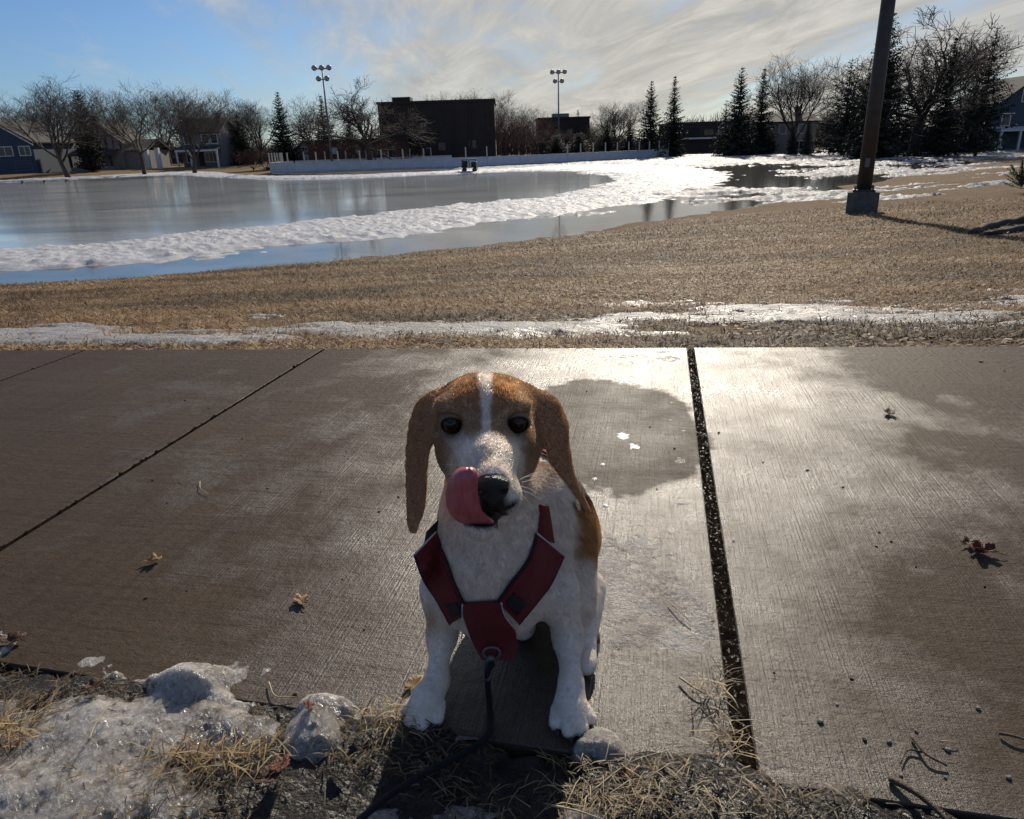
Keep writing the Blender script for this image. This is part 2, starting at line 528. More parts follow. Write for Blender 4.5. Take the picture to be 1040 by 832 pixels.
PAIRS = [((-34, 4.5), (-38, 9)), ((-20, 11.0), (-23.5, 15)), ((-11.6, 16.6), (-14.4, 21.0)), ((-5.7, 20.2), (-9.0, 25.4)),
         ((-.5, 25.0), (-4.0, 30.8)), ((5, 30.4), (2.0, 36.4)), ((9.5, 37), (5.4, 43.0)), ((13.5, 46), (7.7, 51.8)), ((16, 60), (8.1, 60)),
         ((15, 80), (6.5, 68)), ((8, 88), (3, 74)), ((0, 84), (-3, 72)), ((-6, 79), (-8, 71)), ((-14, 77), (-14, 69.5)), ((-21, 78), (-21, 71)),
         ((-30, 88), (-27, 78)), ((-48, 114), (-45, 100)), ((-66, 95), (-58, 86)), ((-86, 66), (-78, 58))]


def catmull(P, n):
    P = np.asarray(P, float); out = []
    Q = np.vstack([2 * P[0] - P[1], P, 2 * P[-1] - P[-2]])
    for i in range(1, len(Q) - 2):
        t = np.linspace(0, 1, n, endpoint=False)[:, None]
        a, b, c, d = Q[i - 1], Q[i], Q[i + 1], Q[i + 2]
        out.append(0.5 * ((2 * b) + (-a + c) * t + (2 * a - 5 * b + 4 * c - d) * t ** 2 + (-a + 3 * b - 3 * c + d) * t ** 3))
    out.append(P[-1:])
    return np.vstack(out)


lo = catmull([p[0] for p in PAIRS], 110); hi = catmull([p[1] for p in PAIRS], 110)
mid0 = (lo + hi) / 2
ic = mid0.mean(0)
tag(mesh('rink_ice', [(x, y, RZ + 0.012) for x, y in mid0], [tuple(range(len(mid0)))], M['rink']),
    'wet grey skating rink ice reflecting sky and trees', kind='structure')
K = 90
w = np.linspace(-0.35, 1.35, K)[None, :, None]
BXY = lo[:, None, :] * (1 - w) + hi[:, None, :] * w
X, Y = BXY[..., 0], BXY[..., 1]
ww = w[..., 0] + (fbm(X * 0.5, Y * 0.5, 3, 3) - 0.5) * 0.45 + (fbm(X * 2.4, Y * 2.4, 4, 2) - 0.5) * 0.22
prof = np.clip(np.minimum(ww, 1 - ww) / 0.16, -1.2, 1)
lump = (1 - np.abs(2 * fbm(X * 1.1, Y * 1.1, 13, 4) - 1)) ** 2
chunk = np.maximum(0, fbm(X * 4.2, Y * 4.2, 23, 3, 0.7) - 0.45)
chunk = np.minimum(chunk, 0.16)
BZ = RZ + prof * 0.05 + np.clip(prof, 0, 1) * (0.01 + 0.03 * lump + 0.24 * chunk + 0.08 * np.maximum(0, fbm(X * 9, Y * 9, 29, 2) - 0.5))
tag(mesh('snow_bank', np.stack([X, Y, BZ], -1).reshape(-1, 3), grid_faces(X.shape[0], K), M['snow'], smooth=True),
    'lumpy white snow bank shovelled up round the rink', 'snow', kind='stuff')

# crust of old snow thinning out into the lawn on the right
az = np.radians(np.arange(-6, 50, 0.10)); rg = np.geomspace(22, 135, 300)
R2, A2 = np.meshgrid(rg, az, indexing='ij')
X = R2 * np.sin(A2); Y = R2 * np.cos(A2)
gz0 = ground_z(X, Y); base = np.maximum(gz0, RZ)
Fy = np.interp(X, FX, FY); u = (Y - far_edge(X)) / (Fy - far_edge(X))
streak = fbm(X * 0.30 + Y * 0.05, Y * 0.9 - X * 0.22, 41, 5, 0.65)
blot = fbm(X * 0.12, Y * 0.09, 47, 3)
pud = np.exp(-(((X - 17.0) / 6.0) ** 2 + ((Y - 46) / 13.0) ** 2)) + 0.9 * np.exp(-(((X - 21.0) / 6) ** 2 + ((Y - 66) / 7.0) ** 2)) \
    + 0.8 * np.exp(-(((X - 7) / 5.0) ** 2 + ((Y - 29) / 3.5) ** 2))
cover = -0.14 + 0.36 * sm(0.75, 1.25, u) + 0.30 * sm(58, 95, Y) * sm(60, 20, X) - 0.55 * pud
cover -= 0.30 * sm(0.80, 0.55, u) + 0.22 * sm(16, 30, X) * sm(120, 80, Y)
inx = np.zeros(X.shape, bool); mid_ = mid0
for (x1, y1), (x2, y2) in zip(mid_, np.roll(mid_, -1, 0)):
    if y1 == y2: continue
    inx ^= ((y1 > Y) != (y2 > Y)) & (X < (x2 - x1) * (Y - y1) / (y2 - y1) + x1)
cover -= np.where(inx, 3.0, 0.0) + 3.0 * sm(-3.0, -5.5, np.degrees(A2)) + 3.0 * sm(27, 23, R2)
val = (streak - 0.5) * 2.1 + (blot - 0.5) * 0.7 + cover - 0.10
CZ = base + np.clip(val, -0.6, 0.30) * 0.34 + (fbm(X * 1.4, Y * 1.4, 51, 4, .65) - 0.5) * 0.22 * sm(-0.04, 0.14, val)
tag(mesh('snow_crust', np.stack([X, Y, CZ], -1).reshape(-1, 3), grid_faces(*X.shape)[:, ::-1], M['crust'], smooth=True),
    'patchy old snow crust streaking the lawn beside the rink', 'snow', kind='stuff')

# thin icy snow left along the far side of the pavement
xs = np.linspace(-6.5, 6.5, 620); vv = np.linspace(0.10, 4.2, 210)
VV, X = np.meshgrid(vv, xs, indexing='ij')
Y = far_edge(X) + VV
gz0 = ground_z(X, Y)
cen = 0.62 + 0.18 * np.tanh((X + 0.2) * 0.8); wid = 0.36 + 0.22 * sm(-0.6, 1.2, X)
band = 1 - np.abs(VV - cen) / wid
val = band * 0.30 + (fbm(X * 1.3, VV * 3.2, 61, 5, 0.65) - 0.5) * 1.9 - 0.13
val2 = (fbm(X * 0.8 + 5, VV * 2.2, 71, 5, 0.6) - 0.5) * 1.2 - 0.30 * np.abs(VV - 2.05) / 0.4 - 0.24
val = np.maximum(val, val2 - 2.0 * sm(1.2, 0.1, X))
val = np.where(val < 0, val * 2.0, val)
PZ = gz0 + np.where(val > 0, np.clip(val, 0, .3) * 0.065, np.clip(val, -.6, 0) * .12) + .006 + (fbm(X * 14, VV * 14, 65, 3) - 0.5) * 0.014
tag(mesh('icy_snow_strip', np.stack([X, Y, PZ], -1).reshape(-1, 3), grid_faces(*X.shape)[:, ::-1], M['dirty_snow'], smooth=True),
    'thin grey icy snow melting on the lawn beyond the pavement', 'snow', kind='stuff')


# ------------------------------------------------------------------ dead grass
def blades(name, root, length, width, az, tilt, colors, bend, mat, seed=0):
    """two-segment blades; tilt from the ground plane, all arrays of length n"""
    n = len(root)
    d = np.stack([np.cos(az) * np.cos(tilt), np.sin(az) * np.cos(tilt), np.sin(tilt)], -1)
    s = np.stack([-np.sin(az), np.cos(az), np.zeros(n)], -1)
    mid = root + d * length[:, None] * 0.55
    d2 = d.copy(); d2[:, 2] -= bend; d2 /= np.linalg.norm(d2, axis=1)[:, None]
    tip = mid + d2 * length[:, None] * 0.45
    wv = s * width[:, None] * 0.5
    v = np.stack([root - wv, root + wv, mid + wv * 0.8, mid - wv * 0.8, tip], 1).reshape(-1, 3)
    b = np.arange(n)[:, None] * 5
    f = np.concatenate([b + [[0, 1, 2]], b + [[0, 2, 3]], b + [[3, 2, 4]]], 1).reshape(-1, 3)
    return mesh(name, v, f, mat, col=np.repeat(colors, 5, 0))


rng = np.random.default_rng(4)
n = 460000
dist = 2.5 * (24 / 2.5) ** (rng.random(n) ** 1.15)
ang = np.radians(rng.uniform(-44, 44, n))
X = dist * np.sin(ang); Y = dist * np.cos(ang)
E = far_edge(X); Fy = np.interp(X, FX, FY)
ok = (Y > E + 0.015) & (Y < Fy - 0.4)
tuft = fbm(X * 3.2, Y * 5.0, 81, 4, .6); patch_ = fbm(X * 0.55, Y * 1.1, 83, 4, .6)
ok &= rng.random(n) < 0.25 + 2.2 * (tuft - 0.35)
X, Y, dist, tuft, patch_ = X[ok], Y[ok], dist[ok], tuft[ok], patch_[ok]
n = len(X)
Z = ground_z(X, Y)
ln = rng.uniform(0.018, 0.07, n) * (0.6 + 0.9 * tuft) * (1 + 0.9 * sm(4, 20, dist)); wd = rng.uniform(0.0025, 0.005, n) * (1 + 2.4 * sm(3.5, 20, dist))
pal = np.array([(0.30, 0.205, 0.105), (0.23, 0.147, 0.072), (0.17, 0.100, 0.048), (0.09, 0.052, 0.028), (0.44, 0.33, 0.19)])
cc = pal[rng.choice(5, n, p=[.28, .25, .22, .14, .11])] * (0.22 + 0.5 * tuft + 1.15 * sm(.40, .60, patch_))[:, None]
tag(blades('lawn_grass', np.stack([X, Y, Z + 0.002], -1), ln, wd, rng.uniform(0, 6.283, n), rng.uniform(0.05, 0.75, n), cc, 0.5, M['blade']),
    'matted brown winter grass of the sloping lawn', 'grass', kind='stuff')

nl = 15000
dist = 2.6 * (20 / 2.6) ** (rng.random(nl) ** 1.1); ang = np.radians(rng.uniform(-44, 44, nl))
X = dist * np.sin(ang); Y = dist * np.cos(ang); ok = (Y > far_edge(X) + 0.02) & (Y < np.interp(X, FX, FY) - 0.3) & (fbm(X * 1.6, Y * 2.4, 87, 3) > 0.44)
X, Y, dist = X[ok], Y[ok], dist[ok]; nl = len(X)
lit = np.array([(0.10, 0.055, 0.03), (0.17, 0.09, 0.045), (0.06, 0.036, 0.022), (0.40, 0.30, 0.19), (0.24, 0.14, 0.075)])
tag(blades('leaf_litter', np.stack([X, Y, ground_z(X, Y) + 0.012], -1), rng.uniform(0.015, 0.045, nl) * (1 + sm(4, 18, dist)), rng.uniform(0.008, 0.024, nl) * (1 + sm(4, 18, dist)),
           rng.uniform(0, 6.283, nl), rng.uniform(-0.1, 0.5, nl), lit[rng.integers(0, 5, nl)], 0.9, M['blade']),
    'crumbled brown leaf litter strewn over the lawn', 'leaf litter', kind='stuff')

# ------------------------------------------------------------------ background: materials
M['bark'] = material('grey_brown_bark', (0.060, 0.048, 0.040), 0.9, 0.35, 8)
M['twig'] = material('bare_twigs', (0.085, 0.066, 0.054), 0.9, 0.3, 3)
M['red_twig'] = material('reddish_twigs', (0.105, 0.050, 0.038), 0.9, 0.3, 3)
M['needles'] = material('spruce_needles', (0.018, 0.026, 0.016), 0.8, 0.4, 4, hue=(0.030, 0.038, 0.020))
M['arborvitae'] = material('winter_arborvitae', (0.030, 0.028, 0.018), 0.85, 0.4, 4)
M['blue_siding'] = material('blue_grey_siding', (0.042, 0.060, 0.088), 0.7, 0.12, 2)
M['slate_siding'] = material('slate_siding', (0.13, 0.14, 0.155), 0.7, 0.12, 2)
M['white_paint'] = material('white_paint', (0.62, 0.62, 0.60), 0.6, 0.1, 3)
M['stucco'] = material('cream_stucco', (0.25, 0.23, 0.205), 0.85, 0.12, 2)
M['timber'] = material('dark_timber', (0.035, 0.028, 0.024), 0.8, 0.2, 3)
M['shingle'] = material('dark_roof_shingles', (0.050, 0.047, 0.046), 0.9, 0.3, 2)
M['brick'] = material('dark_red_brick', (0.085, 0.034, 0.026), 0.85, 0.25, 1.5)
M['dark_brick'] = material('dark_brown_brick', (0.040, 0.028, 0.023), 0.85, 0.2, 0.6)
M['glass'] = material('window_glass', (0.02, 0.025, 0.03), 0.08, 0.1, 2, spec=0.6)
M['pale_glass'] = material('curtained_glass', (0.22, 0.25, 0.27), 0.15, 0.2, 2, spec=0.6)
M['steel'] = material('grey_painted_steel', (0.14, 0.14, 0.14), 0.5, 0.15, 3, metal=0.3)
M['pole'] = material('dark_bronze_pole', (0.050, 0.042, 0.036), 0.55, 0.3, 6, bump=0.2, bscale=12)
M['cement'] = material('rough_cement', (0.11, 0.105, 0.095), 0.9, 0.3, 6, bump=0.8, bscale=30)
M['board'] = material('white_rink_board', (0.50, 0.54, 0.60), 0.5, 0.12, 1.2)
M['board_trim'] = material('blue_board_cap', (0.06, 0.10, 0.22), 0.5, 0.1, 2)
M['post'] = material('pale_wood_post', (0.45, 0.42, 0.36), 0.8, 0.2, 3)
M['black'] = material('black_rubber', (0.012, 0.012, 0.013), 0.6, 0.3, 5)
M['lamp_face'] = material('floodlight_glass', (0.30, 0.31, 0.32), 0.15, 0.1, 3, spec=0.7)


# ------------------------------------------------------------------ trees
def tube_batch(segs, sides):
    a = np.array(segs, dtype=float)
    p0, p1, r0, r1 = a[:, 0:3], a[:, 3:6], a[:, 6], a[:, 7]
    t = p1 - p0; t /= np.maximum(np.linalg.norm(t, axis=1), 1e-9)[:, None]
    ref = np.where(np.abs(t[:, 2:3]) < 0.9, [[0, 0, 1.0]], [[1.0, 0, 0]])
    s = np.cross(t, ref); s /= np.linalg.norm(s, axis=1)[:, None]
    q = np.cross(s, t)
    vs = []
    for p, r in ((p0, r0), (p1, r1)):
        for k in range(sides):
            an = 2 * math.pi * k / sides
            vs.append(p + (s * math.cos(an) + q * math.sin(an)) * r[:, None])
    v = np.stack(vs, 1).reshape(-1, 3)
    b = (np.arange(len(a)) * 2 * sides)[:, None]
    f = np.concatenate([b + [[k, (k + 1) % sides, sides + (k + 1) % sides, sides + k]] for k in range(sides)], 1).reshape(-1, 4)
    return v, f


def bare_tree(seed, fork=0.28, limbs=6, spread=0.75, gnarl=0.16, trop=0.12, lens=(0.46, 0.26, 0.15, 0.09), kids=(7, 6, 4), r0=0.020, thin=0.0008):
    rnd = random.Random(seed)
    thick, fine = [], []

    def grow(p, d, L, r, lev):
        n = (5, 5, 4, 3, 2)[min(lev, 4)]
        pts = [p]; rs = [r]
        rend = max(r * (0.62 if lev == 0 else 0.35), thin * 0.7)
        for i in range(n):
            g = gnarl * (1.0 if lev else 0.25)
            d = (d + Vector((rnd.gauss(0, g), rnd.gauss(0, g), rnd.gauss(0, g) + (trop if lev > 0 else 0.05)))).normalized()
            q = p + d * (L / n)
            rr_ = r + (rend - r) * (i + 1) / n
            (thick if lev <= 1 else fine).append((*p, *q, rs[-1], rr_))
            p = q; pts.append(p); rs.append(rr_)
        if lev >= 4: return
        if lev == 0:
            k0 = rnd.uniform(0, 6.28)
            for k in range(limbs):
                an = k0 + 2.4 * k + rnd.uniform(-.4, .4); tl = spread * rnd.uniform(0.35, 1.15)
                j = n - (1 if k > limbs * 0.6 else 0)
                grow(pts[j], Vector((math.cos(an) * math.sin(tl), math.sin(an) * math.sin(tl), math.cos(tl))), lens[0] * rnd.uniform(.75, 1.15), rs[j] * rnd.uniform(.5, .75), 1)
            return
        for k in range(kids[lev - 1]):
            t = rnd.uniform(0.22, 1.0) * n
            i = min(int(t), n - 1); fr = t - i
            q = pts[i].lerp(pts[i + 1], fr)
            ax = (pts[i + 1] - pts[i]).normalized()
            perp = ax.orthogonal().normalized()
            perp = Matrix.Rotation(rnd.uniform(0, 6.28), 3, ax) @ perp
            an = rnd.uniform(0.45, 1.0)
            dd = ax * math.cos(an) + perp * math.sin(an)
            rb = max(thin, min(rs[i] * 0.55, rs[i + 1] * 0.8))
            grow(q, dd, lens[lev] * rnd.uniform(.6, 1.2) * (1.15 - 0.4 * t / n), rb if lev < 3 else thin, lev + 1)

    grow(Vector((0, 0, -0.02)), Vector((rnd.gauss(0, .03), rnd.gauss(0, .03), 1)).normalized(), fork, r0, 0)
    zmax = max(s[5] for s in fine)
    v1, f1 = tube_batch(thick, 7); v2, f2 = tube_batch(fine, 3)
    a = mesh('trunk', v1 / zmax, f1, M['bark'], smooth=True, link=False)
    b = mesh('crown', v2 / zmax, f2, M['twig'], link=False)
    return a.data, b.data


def conifer(seed, R=0.20, whorls=46, per=8, clump=0.030, droop=0.35, base=0.04, ragged=0.25, taper=0.9):
    r = np.random.default_rng(seed)
    V = []
    segs = [(0, 0, -0.02, 0, 0, 0.5, 0.016, 0.009), (0, 0, 0.5, 0, 0, 1.0, 0.009, 0.001)]
    for i in range(whorls):
        t = base + (0.985 - base) * (i + r.random() * 0.7) / whorls
        L0 = R * (1 - t) ** taper + 0.006
        m = max(3, int(per * (0.5 + 0.6 * (1 - t))))
        a0 = r.random() * 6.28
        for k in range(m):
            if r.random() < 0.10: continue
            L = L0 * r.uniform(1 - 2 * ragged, 1.0 + ragged * 0.6)
            a = a0 + 6.283 * k / m + r.uniform(-.3, .3)
            dr = droop * (1 - t) - 0.45 * t
            d = np.array([math.cos(a), math.sin(a), -dr]); sd = np.array([-math.sin(a), math.cos(a), 0])
            cl_ = clump * (0.38 + 0.62 * (1 - t)); ns = max(3, int(L / cl_ * 2.0))
            for s in np.linspace(0.10, 1.0, ns):
                c = np.array([0, 0, t]) + d * L * s + np.array([0, 0, 0.06 * L * s * s * 3])
                for sg in (-1, 1):
                    ln = cl_ * r.uniform(0.7, 1.5) * (1.15 - 0.5 * s)
                    tip = c + sd * sg * ln * r.uniform(.4, 1.0) + d * ln * r.uniform(0.2, 0.9) - np.array([0, 0, ln * r.uniform(0.1, 0.8)])
                    wv = np.array([r.normal(), r.normal(), r.normal()]); wv *= cl_ * 0.34 / np.linalg.norm(wv)
                    V.append((c - wv, c + wv, tip))
    V = np.array(V).reshape(-1, 3)
    F = np.arange(len(V)).reshape(-1, 3)
    a = mesh('trunk', *tube_batch(segs, 7), M['bark'], smooth=True, link=False)
    b = mesh('crown', V, F, M['needles'], link=False)
    return a.data, b.data


VAR = {
    'vase': bare_tree(3, 0.20, 7, 0.62, 0.15, 0.10, (0.50, 0.27, 0.15, 0.10), (9, 7, 5), 0.019),
    'round': bare_tree(8, 0.24, 6, 0.85, 0.17, 0.10, (0.42, 0.26, 0.16, 0.09), (9, 7, 5), 0.018),
    'upright': bare_tree(21, 0.24, 6, 0.45, 0.11, 0.14, (0.52, 0.26, 0.14, 0.09), (8, 6, 5), 0.016),
    'oak': bare_tree(34, 0.26, 7, 1.15, 0.30, 0.05, (0.46, 0.27, 0.15, 0.08), (9, 7, 5), 0.030, 0.0014),
    'bushy': bare_tree(45, 0.10, 9, 0.9, 0.16, 0.12, (0.52, 0.28, 0.17, 0.11), (8, 6, 5), 0.014),
    'spruce': conifer(1, 0.27, 54, 11, 0.040), 'slim': conifer(2, 0.20, 58, 10, 0.036, 0.30, 0.04, 0.30),
    'wide': conifer(5, 0.30, 48, 12, 0.042, 0.30, 0.03, 0.28, 0.8), 'ragged': conifer(7, 0.29, 34, 8, 0.046, 0.20, 0.06, 0.42, 0.75),
    'oval': conifer(9, 0.22, 44, 13, 0.045, 0.0, 0.02, 0.12, 0.42),
}
trng = random.Random(77)


def plant_tree(kind, px, ty, y, label, group, wide=1.0, name=None, twig=None, base_px=None):
    """stand a tree y metres ahead so that its top reaches (px, ty)"""
    top = at(px, ty, y)
    bx = top[0] if base_px is None else at(base_px, 150, y)[0]
    gz0 = float(ground_z(top[0], y))
    h = top[2] - gz0
    nm = name or ('spruce_tree' if kind in ('spruce', 'slim', 'wide', 'ragged') else 'bare_tree')
    wide *= 1.28 if kind in ('vase', 'round', 'upright', 'oak', 'bushy') else 1.0
    o = empty(nm, (bx, y, gz0), trng.uniform(0, 6.28), (h * wide, h * wide, h))
    tag(o, label, 'tree', group)
    link_copy('trunk', VAR[kind][0], o)
    c = link_copy('crown', VAR[kind][1], o)
    if twig:
        c.material_slots[0].link = 'OBJECT'; c.material_slots[0].material = twig
    return o


GL, GB, GR = 'street trees on the left', 'trees behind the rink', 'trees on the right'
T = plant_tree
T('round', 4, 96, 150, 'leafless tree cut by the left edge of the photo, behind the blue house', GL)
T('vase', 56, 76, 100, 'large leafless vase-shaped tree with leaning trunk right of the blue house', GL, 1.15, base_px=63)
T('oval', 77, 91, 112, 'dense dark oval evergreen beside the large vase-shaped tree', GL, 0.85, name='evergreen_tree', twig=M['arborvitae'])
T('round', 36, 92, 170, 'distant leafless tree showing above the white porch house', GL)
T('round', 128, 80, 104, 'leafless tree in front of the half-timbered house', GL, 1.05)
T('bushy', 112, 92, 160, 'distant leafless tree behind the half-timbered gable', GL)
T('upright', 158, 84, 165, 'tall thin leafless tree between the half-timbered and grey houses', GL, 1.3)
T('vase', 182, 84, 102, 'leafless street tree standing at the left corner of the grey house', GL, 1.1)
T('bushy', 214, 96, 160, 'leafless tree rising behind the roof of the grey house', GL, 1.1)
T('round', 199, 104, 190, 'small far leafless tree above the grey house chimney', GL, 1.2)
T('wide', 240, 116, 132, 'broad dark spruce right of the grey house', GL, 1.3)
T('vase', 255, 95, 138, 'leafless tree between the two dark spruces on the left', GL, 1.1)
T('spruce', 281, 92, 122, 'tall pointed dark spruce left of the floodlight mast', GL, 1.1)
T('bushy', 226, 112, 170, 'low leafless thicket tree far behind the broad spruce', GL, 1.3)
T('ragged', 304, 117, 150, 'small spruce in front of the pale gabled garage', GL, 1.2)
T('round', 313, 93, 128, 'thin leafless tree just left of the floodlight mast', GL, 1.0)
T('slim', 325, 96, 145, 'narrow dark conifer behind the floodlight mast', GL, 1.5)
T('oak', 369, 76, 108, 'gnarled leafless oak with wide round crown beside the dark brick building', GL, 1.0)
T('slim', 352, 105, 150, 'narrow conifer showing through the branches of the oak', GL, 1.4)
for i, (px, ty) in enumerate(((432, 94), (456, 90), (478, 92), (497, 88))):
    T(('upright', 'bushy')[i % 2], px, ty, 185, ('leafless treetop left-most above the flat dark roof', 'second leafless treetop above the flat dark roof',
      'third leafless treetop above the flat dark roof', 'leafless treetop above the right corner of the flat dark roof')[i], GB, 1.0)
T('bushy', 512, 106, 128, 'reddish leafless tree hugging the right wall of the dark building', GB, 1.0, twig=M['red_twig'])
T('bushy', 531, 104, 134, 'reddish leafless tree in the middle of the thicket', GB, 1.0, twig=M['red_twig'])
T('round', 545, 108, 142, 'reddish leafless tree at the right of the thicket', GB, 1.0, twig=M['red_twig'])
T('slim', 587, 111, 170, 'slim dark evergreen right of the low far building', GB, 0.9)
T('vase', 624, 99, 150, 'leafless tree with rounded crown left of the twin spruces', GB, 1.25)
T('bushy', 604, 118, 160, 'low leafless tree between slim evergreen and rounded tree', GB, 1.5)
T('wide', 617, 122, 140, 'squat dark evergreen under the rounded leafless tree', GB, 1.5)
T('wide', 640, 121, 138, 'squat dark evergreen at the left foot of the twin spruces', GB, 1.4)
T('spruce', 662, 81, 112, 'broader left spruce of the twin pair at the board corner', GB, 1.0)
T('slim', 686, 76, 114, 'slimmer right spruce of the twin pair at the board corner', GB, 1.15)
T('ragged', 738, 104, 112, 'short ragged spruce at the left of the dark pair', GR, 1.0)
T('spruce', 754, 67, 106, 'dense tall spruce left of the pale house', GR, 1.15)
T('slim', 777, 68, 110, 'slender spruce directly in front of the pale house', GR, 1.25)
T('vase', 818, 52, 104, 'pale leafless tree with fanned crown beside the pale house', GR, 1.0)
T('bushy', 800, 112, 150, 'leafless brush above the roof of the pale house', GR, 1.6)
T('ragged', 866, 58, 92, 'dark spruce at the left edge of the right-hand grove', GR, 1.15)
T('spruce', 884, 72, 98, 'dark spruce just left of the near lamp pole', GR, 1.3)
T('spruce', 908, 10, 80, 'tallest dark spruce right behind the near lamp pole', GR, 1.0)
T('oak', 948, 6, 84, 'huge leafless spreading tree in the right-hand grove', GR, 1.15)
T('oak', 905, 24, 100, 'leafless tree tangled behind the huge spreading one', GR, 0.8)
T('wide', 938, 78, 96, 'broad low spruce under the huge spreading tree', GR, 1.2)
T('slim', 972, 36, 80, 'dark spruce second from the right edge', GR, 1.05)
T('ragged', 1014, 24, 76, 'open-branched spruce nearest the right edge', GR, 0.9)
T('wide', 993, 78, 88, 'broad low spruce between the two right-most tall spruces', GR, 1.3)
T('upright', 994, 22, 100, 'leafless tree behind the right-most spruces', GR, 0.9)
T('bushy', 850, 104, 130, 'leafless brush at the left of the right-hand grove', GR, 1.4)


# rounded evergreen shrubs and reddish thickets
def shrub(px, ty, y, wide, kind, label, twig=None, name='shrub'):
    o = plant_tree(kind, px, ty, y, label, 'shrubs beyond the rink', wide, name=name, twig=twig)
    o['category'] = 'shrub'


shrub(565, 137, 126, 2.6, 'oval', 'dark rounded shrub left of the pair beyond the boards', M['needles'])
shrub(588, 135, 128, 2.6, 'oval', 'dark rounded shrub right of the pair beyond the boards', M['needles'])
shrub(254, 150, 112, 1.6, 'bushy', 'low reddish shrub below the broad spruce on the left', M['red_twig'])
shrub(268, 152, 114, 1.6, 'bushy', 'low reddish shrub below the tall pointed spruce', M['red_twig'])
shrub(845, 135, 96, 1.6, 'bushy', 'tangled leafless shrub left of the near lamp pole')
shrub(868, 137, 94, 1.6, 'bushy', 'tangled leafless shrub directly beside the near lamp pole')
shrub(806, 128, 100, 1.0, 'oval', 'clipped dark evergreen against the pale house wall', M['needles'])
shrub(822, 122, 99, 0.8, 'oval', 'upright dark evergreen at the foot of the fanned leafless tree', M['needles'])


# ------------------------------------------------------------------ houses
def window(parent, x, z, w, h, y=0.0, trim='white_paint', glass='glass', mull=1):
    b = MB(); t = 0.11
    b.box(x - w / 2 - t, y - 0.07, z - t, x - w / 2, y + 0.02, z + h + t).box(x + w / 2, y - 0.07, z - t, x + w / 2 + t, y + 0.02, z + h + t)
    b.box(x - w / 2, y - 0.07, z + h, x + w / 2, y + 0.02, z + h + t).box(x - w / 2, y - 0.09, z - t, x + w / 2, y + 0.02, z)
    for k in range(1, mull + 1):
        xx = x - w / 2 + w * k / (mull + 1)
        b.box(xx - 0.04, y - 0.06, z, xx + 0.04, y + 0.01, z + h)
    f = b.build('window', M[trim], parent)
    MB().box(x - w / 2, y - 0.025, z, x + w / 2, y - 0.004, z + h).build('pane', M[glass], f)
    return f


def gable_house(px, base_y, y, w, d, eave, ridge, wall, roof, label, along='y', rz=0.0, over=0.4, name='house'):
    p = at(px, base_y, y)
    gz0 = float(ground_z(p[0], y))
    o = empty(name, (p[0], y, gz0), rz)
    tag(o, label, 'house')
    b = MB()
    if along == 'y':
        b.prism([(-w / 2, -0.5), (w / 2, -0.5), (w / 2, eave), (0, ridge), (-w / 2, eave)], 'y', 0, d)
    else:
        b.prism([(0, -0.5), (d, -0.5), (d, eave), (d / 2, ridge), (0, eave)], 'x', -w / 2, w / 2)
    b.build('wall', M[wall], o)
    b = MB(); t = 0.22
    if along == 'y':
        sl = (ridge - eave) / (w / 2); xo = w / 2 + over; ze = eave - sl * over
        b.prism([(-xo, ze + .02), (0, ridge + .02), (xo, ze + .02), (xo, ze + t), (0, ridge + t), (-xo, ze + t)], 'y', -over, d + over)
    else:
        sl = (ridge - eave) / (d / 2); yo = d / 2 + over; ze = eave - sl * over
        b.prism([(d / 2 - yo, ze + .02), (d / 2, ridge + .02), (d / 2 + yo, ze + .02), (d / 2 + yo, ze + t), (d / 2, ridge + t), (d / 2 - yo, ze + t)], 'x', -w / 2 - over, w / 2 + over)
    r = b.build('roof', M[roof], o)
    return o, r


# blue house at the left edge
h, r = gable_house(4, 170, 112, 9.6, 11, 4.3, 7.1, 'blue_siding', 'shingle', 'blue-grey gabled house with white-trimmed windows at the left edge')
for x, z, w_, h_, mu in ((-0.4, 5.2, 1.5, 0.9, 1), (0.2, 2.5, 3.2, 1.15, 2), (3.6, 2.5, 1.5, 1.15, 1), (-3.2, 2.5, 1.6, 1.15, 1)):
    window(h, x, z, w_, h_, 0, mull=mu)
gd = MB().box(1.7, -0.06, 0.0, 4.2, 0.02, 1.75).build('garage_door', M['slate_siding'], h)
for k in range(4): MB().box(1.78, -0.09, 0.08 + k * 0.42, 4.12, -0.062, 0.44 + k * 0.42).build('panel', M['blue_siding'], gd)
for s in (-1, 1):
    MB().prism([(s * 5.2, 3.75), (0, 7.0), (0, 7.22), (s * 5.2, 3.98)], 'y', -0.46, -0.402).build('bargeboard', M['white_paint'], h)
# white porch house half hidden behind the leaning tree
h, r = gable_house(50, 168, 124, 5.6, 8, 3.6, 5.6, 'stucco', 'shingle', 'pale house with white porch columns behind the leaning tree', along='x')
MB().box(-2.8, -2.2, 3.1, 2.8, 0, 3.4).build('porch_roof', M['shingle'], h)
for x in (-2.4, -0.8, 0.8, 2.4): MB().box(x - 0.22, -2.1, -0.4, x + 0.22, -1.66, 3.1).build('column', M['white_paint'], h)
window(h, -1.5, 1.0, 1.0, 1.3); window(h, 1.5, 1.0, 1.0, 1.3)
MB().box(-2.2, 3, 5.0, -1.5, 3.8, 6.7).build('chimney', M['brick'], r)
